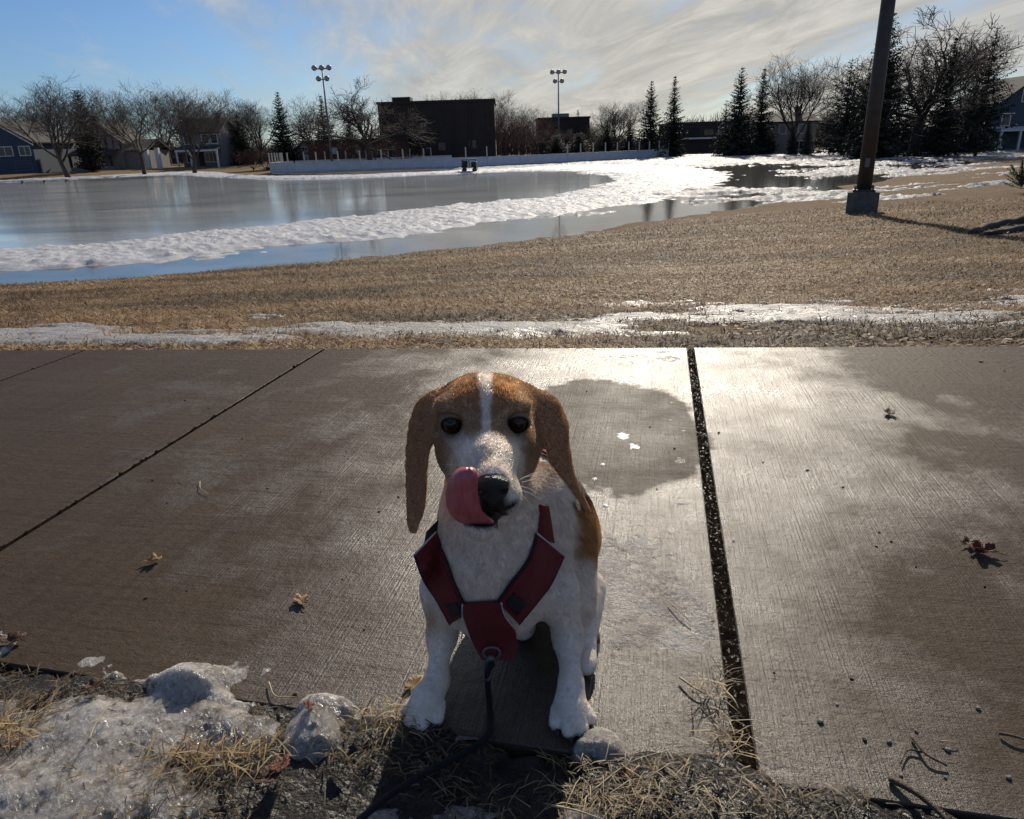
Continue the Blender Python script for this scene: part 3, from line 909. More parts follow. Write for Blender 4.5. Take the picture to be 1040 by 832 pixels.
# half-timbered house
h, r = gable_house(106, 167, 120, 6.4, 9, 4.0, 6.6, 'stucco', 'shingle', 'half-timbered cream house with steep front gable and low porch')
b = MB()
for x in (-3.05, -2.0, -1.0, 0.0, 1.0, 2.0, 3.05):
    top = 4.0 + (3.2 - abs(x)) * 2.6 / 3.2 - 0.12
    MB().box(x - 0.11, -0.06, 2.9, x + 0.11, 0.02, top).build('timber', M['timber'], h)
MB().box(-3.2, -0.08, 2.75, 3.2, 0.02, 2.97).build('timber', M['timber'], h)
MB().box(-2.0, -0.08, 4.85, 2.0, 0.02, 5.03).build('timber', M['timber'], h)
window(h, 0, 3.2, 1.5, 1.3, -0.03, 'timber', 'glass', 1)
pr = MB().prism([(-2.4, 2.1), (0.0, 2.9), (0.0, 3.05), (-2.4, 2.25)], 'x', -4.4, 2.6).build('porch_roof', M['shingle'], h)
MB().box(-4.1, -2.2, -0.4, 2.4, -0.05, 0.55).build('porch_base', M['stucco'], h)
for x in (-4.0, -2.0, 0.2, 2.2): MB().box(x - 0.15, -2.15, 0.55, x + 0.15, -1.85, 2.2).build('post', M['timber'], h)
MB().box(3.2, 0.6, -0.4, 6.6, 8.4, 2.7).build('side_wing', M['stucco'], h)
MB().prism([(0.2, 2.6), (4.5, 4.2), (8.8, 2.6), (8.8, 2.75), (4.5, 4.4), (0.2, 2.75)], 'x', 3.25, 7.0).build('wing_roof', M['shingle'], h)
for x in (6.9, 8.6):
    MB().box(x - 0.3, -0.5, -0.4, x + 0.3, 0.1, 3.0).build('white_pier', M['white_paint'], h)
MB().box(-2.7, 4, 4.5, -1.9, 4.8, 8.0).build('chimney', M['brick'], r)
# grey two-storey house
h, r = gable_house(207, 167, 126, 6.4, 8, 5.2, 7.2, 'slate_siding', 'shingle', 'grey two-storey house with white-trimmed windows and front porch', along='x')
for x in (-2.0, 0.9, 2.3): window(h, x, 3.5, 1.0, 1.3, mull=0)
window(h, 1.4, 0.7, 1.9, 1.3, mull=2)
window(h, -1.9, 0.7, 1.2, 1.3, mull=0)
MB().prism([(-2.2, 2.45), (0.0, 3.0), (0.0, 3.15), (-2.2, 2.6)], 'x', -3.4, 3.4).build('porch_roof', M['shingle'], h)
MB().box(-3.4, -2.3, 2.28, 3.4, -2.2, 2.58).build('porch_beam', M['white_paint'], h)
for x in (-3.2, -1.0, 3.2): MB().box(x - 0.13, -2.25, -0.4, x + 0.13, -2.0, 2.3).build('post', M['white_paint'], h)
MB().box(-0.6, -0.05, 0.1, 0.3, 0.02, 2.2).build('door', M['timber'], h)
MB().box(2.0, 3, 6.6, 2.7, 3.7, 8.2).build('chimney', M['brick'], r)
# pale gabled garage
h, r = gable_house(311, 163, 124, 4.2, 6, 2.3, 4.0, 'stucco', 'shingle', 'small pale gabled garage left of the low brick building', name='garage')
window(h, 0, 2.5, 0.8, 0.6); MB().box(-1.3, -0.06, 0, 1.3, 0.02, 2.0).build('garage_door', M['white_paint'], h)
# pale house on the right
h, r = gable_house(797, 152, 112, 8.6, 9, 4.4, 5.6, 'stucco', 'shingle', 'pale two-storey house behind the slender spruce on the right', along='x')
for x in (-3.2, -0.6, 2.2): window(h, x, 2.9, 0.9, 1.1, glass='pale_glass', mull=0)
for x in (-3.4, -2.0): MB().box(x - 0.5, -0.06, 0, x + 0.5, 0.02, 2.0).build('door', M['timber'], h)
window(h, 2.0, 0.7, 1.2, 1.1)
MB().box(2.3, 3, 5.2, 3.0, 3.8, 6.6).build('chimney', M['brick'], r)
# blue-grey house at the right edge
h, r = gable_house(1040, 152, 96, 9.5, 10, 5.0, 8.4, 'blue_siding', 'shingle', 'blue-grey gabled house cut by the right edge behind spruces')
for x, z in ((-1.0, 5.6), (1.0, 5.6), (-3.0, 2.9), (0.0, 2.9)): window(h, x, z, 0.9, 1.3, mull=0)
MB().prism([(-2.4, 2.2), (0.0, 2.6), (0.0, 2.75), (-2.4, 2.35)], 'x', -5.0, 5.0).build('porch_roof', M['white_paint'], h)
for x in (-4.6, -2.3, 0, 2.3, 4.6): MB().box(x - 0.12, -2.3, -0.4, x + 0.12, -2.06, 2.2).build('post', M['white_paint'], h)


def block(px, base_y, y, w, d, hgt, wall, label, name='building'):
    p = at(px, base_y, y); gz0 = float(ground_z(p[0], y))
    o = empty(name, (p[0], y, gz0)); tag(o, label, 'building')
    MB().box(-w / 2, 0, -0.6, w / 2, d, hgt).build('wall', M[wall], o)
    b = MB(); e = 0.18
    b.box(-w / 2 - e, -e, hgt, w / 2 + e, 0.35, hgt + 0.35).box(-w / 2 - e, d - 0.35, hgt, w / 2 + e, d + e, hgt + 0.35)
    b.box(-w / 2 - e, 0.35, hgt, -w / 2 + 0.35, d - 0.35, hgt + 0.35).box(w / 2 - 0.35, 0.35, hgt, w / 2 + e, d - 0.35, hgt + 0.35)
    b.build('parapet', M['timber'], o)
    MB().box(-w / 2 + 0.35, 0.35, hgt - 0.02, w / 2 - 0.35, d - 0.35, hgt + 0.05).build('roof', M['shingle'], o)
    return o


h = block(362, 162, 118, 14.5, 12, 3.7, 'brick', 'low red brick building with small pale windows beneath the oak')
for x, z, g in ((-3.2, 2.0, 'pale_glass'), (-2.8, 0.1, 'pale_glass'), (3.6, 0.1, 'pale_glass'), (0.4, 2.0, 'glass'), (5.6, 2.0, 'glass')): window(h, x, z, 1.0, 1.0, 0, 'timber', g, 0)
h = block(446, 162, 126, 18.6, 16, 9.2, 'dark_brick', 'tall dark flat-roofed brick building behind the boards')
MB().box(-7.2, 2, 9.25, -4.3, 6, 10.3).build('rooftop_box', M['dark_brick'], h)
for k in range(7): MB().box(-8.6 + k * 2.75, -0.14, -0.4, -8.2 + k * 2.75, 0.0, 9.0).build('pier', M['dark_brick'], h)
for x, z, g in ((-5.6, 2.4, 'pale_glass'), (-2.2, 5.0, 'glass'), (-7.4, 2.4, 'glass'), (0.6, 2.0, 'glass'), (5.6, 2.2, 'glass')): window(h, x, z, 1.1, 1.2, 0, 'timber', g, 0)
MB().box(-9.3, -0.11, 0.9, 9.3, 0.0, 1.05).build('stone_band', M['brick'], h)
h = block(573, 154, 160, 10.5, 12, 7.2, 'dark_brick', 'distant low brown building behind the right floodlight mast')
MB().box(-2.2, 2, 7.25, 1.2, 5, 8.3).build('rooftop_box', M['stucco'], h)
for x in (-3.6, -1.2, 1.2, 3.6): window(h, x, 3.8, 1.0, 1.4, 0, 'timber', 'glass', 0)
h = block(727, 153, 132, 15.0, 12, 4.9, 'dark_brick', 'long flat-roofed building between the twin spruces and the dark pair')
MB().box(-7.6, -0.9, 2.5, 7.6, -0.02, 2.75).build('canopy', M['white_paint'], h)
for k in range(6): window(h, -6.2 + k * 2.4, 3.1, 1.5, 1.2, 0, 'white_paint' if k in (3, 5) else 'timber', 'pale_glass' if k in (3, 5) else 'glass', 1)
for k in range(5): MB().box(-5.6 + k * 2.8, -0.05, 0, -4.5 + k * 2.8, 0.03, 2.1).build('door', M['timber'], h)
h = block(955, 153, 100, 18, 5, 2.3, 'timber', 'low dark row of open garages under the right-hand grove', name='garage_row')
for k in range(8): MB().box(-8.7 + k * 2.4, -0.35, -0.4, -8.4 + k * 2.4, -0.05, 2.2).build('post', M['post'], h)
for k in range(7): MB().box(-8.2 + k * 2.4, -0.12, -0.3, -6.7 + k * 2.4, 0.0, 1.9).build('garage_door', M['blue_siding'], h)


# ------------------------------------------------------------------ floodlight masts
def mast(px_top, ty, y, label, s=1.0):
    p = at(px_top, ty, y); gz0 = float(ground_z(p[0], y)); H = p[2] - gz0
    o = empty('floodlight_mast', (p[0], y, gz0)); tag(o, label, 'floodlight', 'floodlight masts')
    MB().tube([(0, 0, -0.3), (0, 0, H * 0.5), (0, 0, H + 0.2)], [0.22 * s, 0.17 * s, 0.11 * s], 10).build('pole', M['steel'], o, True)
    MB().box(-1.5 * s, -0.08, H - 0.06, 1.5 * s, 0.08, H + 0.08).build('crossarm', M['steel'], o)
    MB().box(-0.9 * s, -0.08, H - 1.86 * s, 0.9 * s, 0.08, H - 1.72 * s).build('crossarm', M['steel'], o)
    for x, z in ((-1.35, 0.1), (0, 0.1), (1.35, 0.1), (-0.75, -1.7), (0.75, -1.7)):
        z0 = H + z * s; x0 = x * s
        hd = MB().tube([(x0, 0.30 * s, z0 + 0.40 * s), (x0, 0.10 * s, z0 + 0.30 * s), (x0, -0.25 * s, z0 + 0.10 * s), (x0, -0.42 * s, z0)], [0.14 * s, 0.30 * s, 0.46 * s, 0.50 * s], 12).build('lamp_head', M['steel'], o, True)
        MB().tube([(x0, -0.43 * s, z0 - 0.006), (x0, -0.45 * s, z0 - 0.018)], [0.44 * s, 0.44 * s], 12).build('lamp_glass', M['lamp_face'], hd)


mast(327, 70, 106, 'left floodlight mast with five lamp heads beside the oak', 0.72)
mast(567, 74, 138, 'right floodlight mast with five lamp heads above the far building', 0.8)

# ------------------------------------------------------------------ near lamp pole on its cement block
pb = on(873, 226, -1.28)
gz0 = float(ground_z(pb[0], pb[1]))
lp = empty('lamp_post', (pb[0], pb[1], gz0), -0.42); tag(lp, 'dark leaning-looking lamp pole on a square cement block on the lawn', 'lamp post')
b = MB(); hb = 0.50; wb = 0.34
b.box(-wb, -wb, -0.3, wb, wb, hb); b.build('base_block', M['cement'], lp, bevel=0.02)
MB().box(-0.24, -0.24, hb + 0.002, 0.24, 0.24, hb + 0.05).build('base_plate', M['pole'], lp)
for sx in (-1, 1):
    for sy in (-1, 1): MB().tube([(sx * .19, sy * .19, hb + 0.03), (sx * .19, sy * .19, hb + 0.14)], 0.022, 8).build('bolt', M['steel'], lp)
MB().tube([(0, 0, hb + 0.04), (0, 0, 3), (0, 0, 9.5)], [0.165, 0.155, 0.12], 20).build('pole', M['pole'], lp, True)
MB().box(-0.05, -0.18, hb + 0.55, 0.05, -0.155, hb + 0.75).build('hand_hole_cover', M['steel'], lp)
MB().box(-0.9, -0.06, 9.4, 0.9, 0.06, 9.52).build('crossarm', M['pole'], lp)
for s in (-1, 1): MB().box(s * 0.9 - 0.25, -0.35, 9.35, s * 0.9 + 0.25, 0.25, 9.55).build('lamp_head', M['pole'], lp, bevel=0.03)

# ------------------------------------------------------------------ rink boards
hb_ = empty('rink_boards', (0, 0, RZ)); tag(hb_, 'white wooden hockey boards with tall posts behind the rink', 'rink boards')


def boards(path, step=2.4, hh=1.1, posts=None, ph=2.3):
    for (a, b_) in zip(path[:-1], path[1:]):
        a = np.array(a, float); b_ = np.array(b_, float)
        L = np.linalg.norm(b_ - a); n = max(1, round(L / step))
        for k in range(n):
            p = a + (b_ - a) * k / n; q = a + (b_ - a) * (k + 1) / n
            an = math.atan2(q[1] - p[1], q[0] - p[0]); l = np.linalg.norm(q - p)
            o = MB().box(0.015, -0.04, -0.1, l - 0.015, 0.04, hh).build('panel', M['board'], hb_)
            o.location = (p[0], p[1], 0); o.rotation_euler = (0, 0, an)
            c = MB().box(0, -0.07, hh + 0.002, l, 0.07, hh + 0.07).build('cap', M['board'], o)
            kk = MB().box(0.02, -0.05, 0.02, l - 0.02, -0.042, 0.22).build('kick_strip', M['post'], o)
            if posts is None or posts(p):
                s = MB().box(-0.07, -0.03 + 0.09, -0.1, 0.07, 0.15, ph).build('post', M['post'], hb_)
                s.location = (p[0], p[1], 0)


boards([(-24.5, 90), (-12, 91.5), (-2, 90.5), (8, 97), (17, 105), (24, 112.5), (25, 122)], posts=lambda p: p[0] < -9 or p[0] > 7 or -7 < p[0] < -1)
boards([(-24.5, 90), (-29.5, 97), (-31, 108)], step=2.4)
boards([(-31, 108), (-20, 112), (-8, 118)], step=3.2)

# dark cart standing at the boards
cp = on(477, 175, RZ)
ct = empty('utility_cart', (cp[0], cp[1], RZ)); tag(ct, 'small dark utility cart parked in front of the rink boards', 'cart')
MB().box(-0.75, -0.5, 0.42, 0.75, 0.5, 0.55).build('bed', M['black'], ct)
MB().box(-0.72, -0.45, 0.552, -0.15, 0.45, 1.05).build('seat_box', M['black'], ct, bevel=0.04)
MB().box(0.2, -0.45, 0.552, 0.72, 0.45, 0.95).build('hood', M['black'], ct, bevel=0.05)
MB().tube([(0.05, 0, 0.55), (-0.1, 0, 1.2)], 0.03, 8).build('steering_column', M['steel'], ct)
MB().box(-0.75, -0.5, 1.12, 0.70, 0.5, 1.22).build('canopy', M['black'], ct)
for x in (-0.68, 0.62):
    for yy in (-0.46, 0.46): MB().tube([(x, yy, 0.55), (x, yy, 1.12)], 0.025, 6).build('canopy_post', M['steel'], ct)
for x in (-0.5, 0.5):
    for yy in (-0.5, 0.5):
        wv = MB().tube([(x, yy - 0.09, 0.22), (x, yy + 0.09, 0.22)], 0.22, 16).build('wheel', M['black'], ct, True)
        MB().tube([(x, yy - 0.1, 0.22), (x, yy + 0.1, 0.22)], 0.10, 12).build('hub', M['steel'], wv, True)

# low bench at the far left of the rink
bp = on(45, 184, -1.5)
bn_ = empty('bench', (bp[0], bp[1], float(ground_z(bp[0], bp[1]))), 0.15); tag(bn_, 'long low grey bench at the far left bank of the rink', 'bench')
for k in range(3): MB().box(-2.6, -0.22 + k * 0.16, 0.42, 2.6, -0.08 + k * 0.16, 0.47).build('plank', M['post'], bn_)
for x in (-2.2, 0, 2.2): MB().box(x - 0.06, -0.2, -0.1, x + 0.06, 0.22, 0.418).build('leg', M['cement'], bn_)


# far belt of leafless woods closing the view behind the houses
wr0 = np.random.default_rng(12); segs = []
for k in range(5200):
    a = math.radians(wr0.uniform(-42, 42)); d = wr0.uniform(185, 260)
    x, y = d * math.sin(a), d * math.cos(a)
    hh = (3.5 + 7.5 * vnoise(np.array(a * 22.0), np.array(3.0), 7)) * wr0.uniform(0.45, 1.1)
    lx, ly = wr0.normal(0, 1.5, 2)
    segs.append((x, y, -2.2, x + lx * .4, y + ly * .4, -2.2 + hh * .55, .16, .10))
    for q in range(4):
        qx, qy = wr0.normal(0, 1.6, 2); t0 = wr0.uniform(.35, .55)
        segs.append((x + lx * t0 * .7, y + ly * t0 * .7, -2.2 + hh * t0, x + lx + qx, y + ly + qy, -2.2 + hh * wr0.uniform(.65, 1.0), .09, .03))
tag(mesh('far_woods', *tube_batch(segs, 3), M['twig']), 'far-off belt of leafless trees behind the houses', 'woods', kind='stuff')

# ------------------------------------------------------------------ the dog
class Field:
    """signed distance field on a grid, meshed with surface nets"""
    def __init__(self, lo, hi, h):
        self.lo = np.array(lo, float); self.h = h
        self.n = np.ceil((np.array(hi) - self.lo) / h).astype(int) + 1
        self.d = np.full(self.n, 0.5, np.float32)

    def sub(self, lo, hi):
        a = np.clip(np.floor((np.array(lo) - self.lo) / self.h).astype(int), 0, self.n)
        b = np.clip(np.ceil((np.array(hi) - self.lo) / self.h).astype(int) + 1, 0, self.n)
        sl = tuple(slice(i, j) for i, j in zip(a, b))
        ax = [(self.lo[k] + np.arange(a[k], b[k]) * self.h).astype(np.float32) for k in range(3)]
        return sl, np.stack(np.meshgrid(*ax, indexing='ij'), -1)

    def put(self, lo, hi, fn, k=0.012, op='add'):
        m = k * 1.5 + 0.012
        sl, P = self.sub(np.array(lo) - m, np.array(hi) + m)
        if P.size == 0: return
        e = fn(P).astype(np.float32); d = self.d[sl]
        if op == 'add':
            g = np.maximum(k - np.abs(d - e), 0) / k
            self.d[sl] = np.minimum(d, e) - g * g * k * 0.25
        else:
            e = -e
            g = np.maximum(k - np.abs(d - e), 0) / k
            self.d[sl] = np.maximum(d, e) + g * g * k * 0.25

    def ell(self, c, r, k=0.012, R=None, op='add'):
        c = np.array(c, float); r = np.array(r, float)
        rm = r.max() if R is not None else r

        def fn(P):
            q = P - c
            if R is not None: q = q @ np.asarray(R)
            k0 = np.linalg.norm(q / r, axis=-1); k1 = np.linalg.norm(q / (r * r), axis=-1)
            return k0 * (k0 - 1) / np.maximum(k1, 1e-6)
        self.put(c - rm, c + rm, fn, k, op)

    def cone(self, a, b, ra, rb, k=0.012, op='add'):
        a = np.array(a, float); b = np.array(b, float); ab = b - a; L2 = ab @ ab

        def fn(P):
            t = np.clip(((P - a) @ ab) / L2, 0, 1)
            return np.linalg.norm(P - a - t[..., None] * ab, axis=-1) - (ra + (rb - ra) * t)
        rm = max(ra, rb)
        self.put(np.minimum(a, b) - rm, np.maximum(a, b) + rm, fn, k, op)

    def chain(self, pts, rs, k=0.012):
        for i in range(len(pts) - 1): self.cone(pts[i], pts[i + 1], rs[i], rs[i + 1], k)

    def leaf(self, pts, ws, waxis, thick, k=0.006):
        """flat flap along a polyline: half-widths ws along waxis, half-thickness thick across"""
        n0 = len(pts); pts = catmull(pts, 4); ws = np.interp(np.linspace(0, n0 - 1, len(pts)), np.arange(n0), ws)
        pts = [np.array(p, float) for p in pts]
        W = np.array(waxis, float); W /= np.linalg.norm(W)

        def fn(P):
            best = np.full(P.shape[:-1], 9.0)
            for i in range(len(pts) - 1):
                a, b = pts[i], pts[i + 1]; ab = b - a; ax = ab / np.linalg.norm(ab)
                w = W - ax * (W @ ax); w /= np.linalg.norm(w); tn = np.cross(ax, w)
                t = np.clip(((P - a) @ ab) / (ab @ ab), 0, 1)
                o = P - a - t[..., None] * ab
                wi = ws[i] + (ws[i + 1] - ws[i]) * t
                u = o @ w
                tt = o @ tn + 6.0 * u * u                       # curl
                q = np.sqrt(u ** 2 + (tt * wi / thick) ** 2 + (o @ ax) ** 2)
                best = np.minimum(best, (q - wi) * (thick / wi) * 0.9)
            return best
        self.leaves = getattr(self, 'leaves', []) + [fn]
        al = np.array(pts); m = max(ws)
        self.put(al.min(0) - m, al.max(0) + m, fn, k)

    def mesh(self, smooth=2):
        d = self.d; ins = d < 0
        n = np.array(d.shape)
        c = ins[:-1, :-1, :-1].astype(np.int8)
        cnt = sum(ins[i:n[0] - 1 + i, j:n[1] - 1 + j, k:n[2] - 1 + k].astype(np.int8) for i in (0, 1) for j in (0, 1) for k in (0, 1))
        act = np.argwhere((cnt > 0) & (cnt < 8))
        idx = np.full(n - 1, -1, np.int64); idx[tuple(act.T)] = np.arange(len(act))
        acc = np.zeros((len(act), 3)); num = np.zeros(len(act))
        co = [(i, j, k) for i in (0, 1) for j in (0, 1) for k in (0, 1)]
        for a in co:
            for ax in range(3):
                if a[ax]: continue
                b = list(a); b[ax] = 1
                da = d[tuple((act + a).T)].astype(float); db = d[tuple((act + b).T)].astype(float)
                m = (da < 0) != (db < 0)
                t = np.where(m, da / np.where(m, da - db, 1), 0)
                p = np.array(a, float)[None, :].repeat(len(act), 0); p[:, ax] += t
                acc += p * m[:, None]; num += m
        V = self.lo + (act + acc / num[:, None]) * self.h
        F = []
        for ax in range(3):
            o1, o2 = [(1, 2), (2, 0), (0, 1)][ax]
            sl0 = [slice(1, -1)] * 3; sl0[ax] = slice(0, -1)
            A = ins[tuple(sl0)]
            sl1 = list(sl0); sl1[ax] = slice(1, None)
            B = ins[tuple(sl1)]
            for flip in (False, True):
                e = np.argwhere((A & ~B) if not flip else (~A & B))
                if not len(e): continue
                e = e + np.array([0 if k == ax else 1 for k in range(3)])
                q = []
                for (u, v) in ((-1, -1), (0, -1), (0, 0), (-1, 0)):
                    s = e.copy(); s[:, o1] += u; s[:, o2] += v
                    q.append(idx[tuple(s.T)])
                q = np.stack(q, -1)
                F.append(q[:, ::-1] if flip else q)
        F = np.vstack(F); F = F[(F >= 0).all(1)]
        for _ in range(smooth):
            s = np.zeros_like(V); w = np.zeros(len(V))
            for a, b in ((0, 1), (1, 2), (2, 3), (3, 0)):
                np.add.at(s, F[:, a], V[F[:, b]]); np.add.at(s, F[:, b], V[F[:, a]])
                np.add.at(w, F[:, a], 1); np.add.at(w, F[:, b], 1)
            V = V * 0.4 + 0.6 * s / np.maximum(w, 1)[:, None]
        return V, F


def pix(p):
    p = np.asarray(p, float) - [0, 0, CAM_H]
    z = p[..., 1] * math.cos(PITCH) - p[..., 2] * math.sin(PITCH)
    a = p[..., 0] / z; b = (p[..., 1] * math.sin(PITCH) + p[..., 2] * math.cos(PITCH)) / z
    return 520 + FPX * (a * math.cos(ROLL) - b * math.sin(ROLL)), 416 - FPX * (a * math.sin(ROLL) + b * math.cos(ROLL))


F_ = Field((-0.22, 0.60, -0.004), (0.21, 1.24, 0.50), 0.0026)
# skull, brows, cheeks
F_.ell(at(495, 424, .800), (.0500, .066, .050), .01)
F_.ell(at(495, 418, .765), (.040, .030, .030), .03)
for s in (-1, 1):
    F_.ell(at(492 + s * 34, 411, .752), (.014, .010, .005), .016)           # brow
    F_.ell(at(494 + s * 30, 458, .782), (.021, .040, .032), .025)           # cheek
    F_.ell(at(493 + s * 33, 446, .750), (.014, .018, .010), .02)            # cheekbone under the eye
F_.cone(at(493, 443, .750), at(496, 468, .695), .0280, .0250, .028)          # stop and bridge
F_.cone(at(496, 466, .702), at(499, 489, .650), .0262, .0190, .02)          # muzzle
F_.ell(at(513, 503, .664), (.0165, .026, .0175), .012)                       # upper lips
F_.ell(at(483, 505, .664), (.0165, .026, .0175), .012)
F_.cone(at(492, 503, .760), at(489, 534, .657), .024, .0150, .012)           # lower jaw
F_.cone(at(493, 490, .79), at(492, 512, .765), .034, .028, .03)              # throat latch
# neck, chest, trunk
F_.chain([at(494, 470, .835), at(498, 530, .850), at(502, 585, .865)], [.050, .060, .076], .03)
F_.ell(at(503, 603, .858), (.060, .058, .064), .03)
F_.ell(at(500, 575, .825), (.055, .045, .06), .04)
F_.ell(at(456, 590, .862), (.027, .046, .054), .02)
F_.ell(at(553, 580, .872), (.030, .050, .058), .02)
F_.chain([(0.008, .910, .245), (0.028, .985, .165), (0.046, 1.07, .105)], [.078, .086, .094], .04)
F_.ell(at(575, 592, .955), (.045, .085, .078), .025)                          # right thigh
F_.ell((-0.012, 1.02, .085), (.045, .085, .078), .03)                       # left thigh
F_.cone((.110, 1.00, .045), (.096, .895, .024), .032, .017, .02)             # right hind pastern
F_.ell((.094, .870, .016), (.018, .032, .015), .012)
F_.cone((-0.004, 1.02, .05), (0.006, .975, .024), .034, .018, .02)
F_.ell((0.006, .955, .016), (.020, .034, .016), .012)
F_.chain([(.045, 1.14, .05), (.05, 1.185, .022), (.02, 1.205, .016)], [.022, .016, .008], .02)   # tail on the ground


def foreleg(sh, el, wr, paw, toe_dir, r):
    F_.chain([sh, el, wr], r, .022)
    F_.ell(wr, (.0142, .0155, .0175), .012)
    paw = np.array(paw, float); t = np.array([*toe_dir, 0.0]); t /= np.linalg.norm(t); s = np.array([t[1], -t[0], 0])
    F_.cone(wr, paw + [0, 0, .024] - t * .008, r[2] * .98, .0200, .012)
    F_.cone(paw + [0, 0, .021] - t * .012, paw + [0, 0, .017] + t * .010, .0195, .0165, .010)
    tips = []
    for k, (so, to, rr_) in enumerate(((-.0225, .007, .0090), (-.0080, .022, .0098), (.0080, .022, .0098), (.0225, .007, .0090))):
        a = paw + s * so * .8 + t * (to - .018) + [0, 0, .016]; b = paw + s * so + t * to + [0, 0, .0095]
        F_.cone(a, b, rr_ * .9, rr_, .0016)
        tips.append((b + t * (rr_ - .002) - [0, 0, .002], t))
    return tips


CLAWS = foreleg(at(448, 600, .850), at(449, 645, .862), at(444, 692, .815), (-.130, .782, 0), (-.42, -1), (.027, .0168, .0122))
CLAWS += foreleg(at(568, 600, .850), at(577, 648, .850), at(580, 694, .792), (.066, .762, 0), (.12, -1), (.027, .0168, .0122))
# ears
F_.leaf([at(453, 402, .810), at(433, 424, .808), at(427, 462, .800), at(425, 500, .796), at(420, 529, .792)], [.018, .030, .033, .030, .017], (-.50, .86, 0), .0030, .014)
F_.leaf([at(541, 402, .816), at(563, 424, .820), at(570, 455, .815), at(579, 484, .815), at(591, 507, .812), at(599, 521, .810)], [.018, .031, .029, .013, .007, .003], (.52, .85, 0), .0030, .014)
# eye sockets and mouth line
EYES = [at(458.5, 430.5, .7400), at(526.5, 429.5, .7400)]
for e in EYES:
    F_.ell(e + np.array([0, -.006, .0005]), (.0145, .014, .0130), .004, op='sub')
F_.ell(at(493, 524, .658), (.021, .036, .0040), .004, op='sub')
DV, DF = F_.mesh(2)

me_tmp = bpy.data.meshes.new('tmp'); me_tmp.from_pydata(DV.tolist(), [], DF.tolist()); me_tmp.update()
DN = np.zeros(len(DV) * 3); me_tmp.vertices.foreach_get('normal', DN); DN = DN.reshape(-1, 3)
BV = BVHTree.FromPolygons(DV.tolist(), DF.tolist())


def dog_color(V):
    px, py = pix(V); n = len(V)
    nz = fbm(V[:, 0] * 60 + V[:, 2] * 31, V[:, 1] * 60 + V[:, 2] * 47, 101, 3)
    j = (nz - 0.5) * 9
    white = np.array([.87, .79, .70]); tan = np.array([.52, .285, .125]); grizz = np.array([.52, .40, .29])
    dark = np.array([.105, .050, .026]); blk = np.array([.012, .010, .010])
    c = np.tile(white, (n, 1))

    def lay(mask, col):
        nonlocal c
        c = c * (1 - mask[:, None]) + np.asarray(col) * mask[:, None]
    head = (V[:, 2] > .30) & (V[:, 1] < .90)
    # saddle over the back
    sad = sm(.925, .950, V[:, 1] + j * .0012) * sm(.105, .135, V[:, 2] + j * .0015)
    lay(sad, tan); lay(sad * sm(.0, .03, .05 - np.abs(V[:, 0] - .03)), dark * .6)
    fl = sm(577, 590, px + j * 2.0) * sm(578, 556, py + j * 3.0) * sm(.865, .885, V[:, 1]) * (V[:, 2] < .33)
    lay(fl, tan); lay(fl * sm(530, 505, py), dark * .7)
    # head
    h = head.astype(float)
    cap = h * sm(452, 432, py + j)
    lay(cap, tan)
    lay(h * sm(26, 46, np.abs(px - 493) + j) * sm(500, 470, py), grizz * .95)
    lay(h * sm(.775, .80, V[:, 1]) * sm(505, 480, py) * (V[:, 2] > .372), tan)
    lay(h * sm(30, 46, np.abs(px - 493) + j * .6) * sm(515, 470, py) * (V[:, 1] < .83) * .7, tan * .85)
    lay(h * sm(452, 430, py) * sm(395, 425, py) * sm(60, 20, np.abs(px - 493)) * .55, grizz)
    bw = np.interp(py, [384, 400, 420, 438, 446, 462], [5.5, 4.5, 1.6, 2.2, 12, 34])
    lay(h * sm(1.0, 0.0, (np.abs(px - 494 + (py - 430) * -.02) - bw + j * .4) / 4) * (V[:, 1] < .80), white * 1.05)
    lay(h * np.exp(-(((px - 494) / 6) ** 2 + ((py - 466) / 8) ** 2)) * .55, grizz * .6)
    # ears
    ear = np.minimum(F_.leaves[0](V), F_.leaves[1](V)) < .0022
    lay(ear.astype(float), np.array([.48, .27, .145]))
    # eye rims, lips, painted nose shade
    for e in EYES:
        r = np.linalg.norm((V - e) / [1, 1.3, .85], axis=1)
        lay(sm(.0150, .0130, r), dark * .8)
        lay(sm(.026, .015, r) * .18, dark)
    lip = np.exp(-(((py - 521 - ((px - 492) / 26) ** 2 * -7) / 4.2) ** 2)) * sm(34, 26, np.abs(px - 495)) * (V[:, 1] < .735) * h
    lay(np.clip(lip * 1.3, 0, 1), blk * 1.6)
    lay(h * sm(20, 9, np.hypot(px - 500, (py - 512) * .8)) * (V[:, 1] < .70), blk * 3)  # shade beneath the nose, painted into the coat colour
    arc = np.abs(np.hypot((px - 491) / 1.12, py - 514) - 19.5)
    lay(sm(6.0, 2.0, arc) * sm(519, 525, py) * (V[:, 1] < .715) * h, blk * 2.5)
    # tan elbow, pink-grey toes
    lay(np.exp(-(((px - 438) / 6) ** 2 + ((py - 630) / 16) ** 2)) * .5, tan * .8)
    lay(sm(.012, .004, V[:, 2]) * .6, white * .35)
    return np.clip(c, 0, 1)


DC = dog_color(DV)
M['dog_skin'] = material('dog_short_coat', (0.5, 0.5, 0.5), 0.85, 0.12, 90, attr=True, spec=0.15, transl=0.12)
dog = mesh('dog', DV, DF, M['dog_skin'], smooth=True, col=DC)
tag(dog, 'tan and white floppy-eared dog in red harness licking its nose', 'dog')

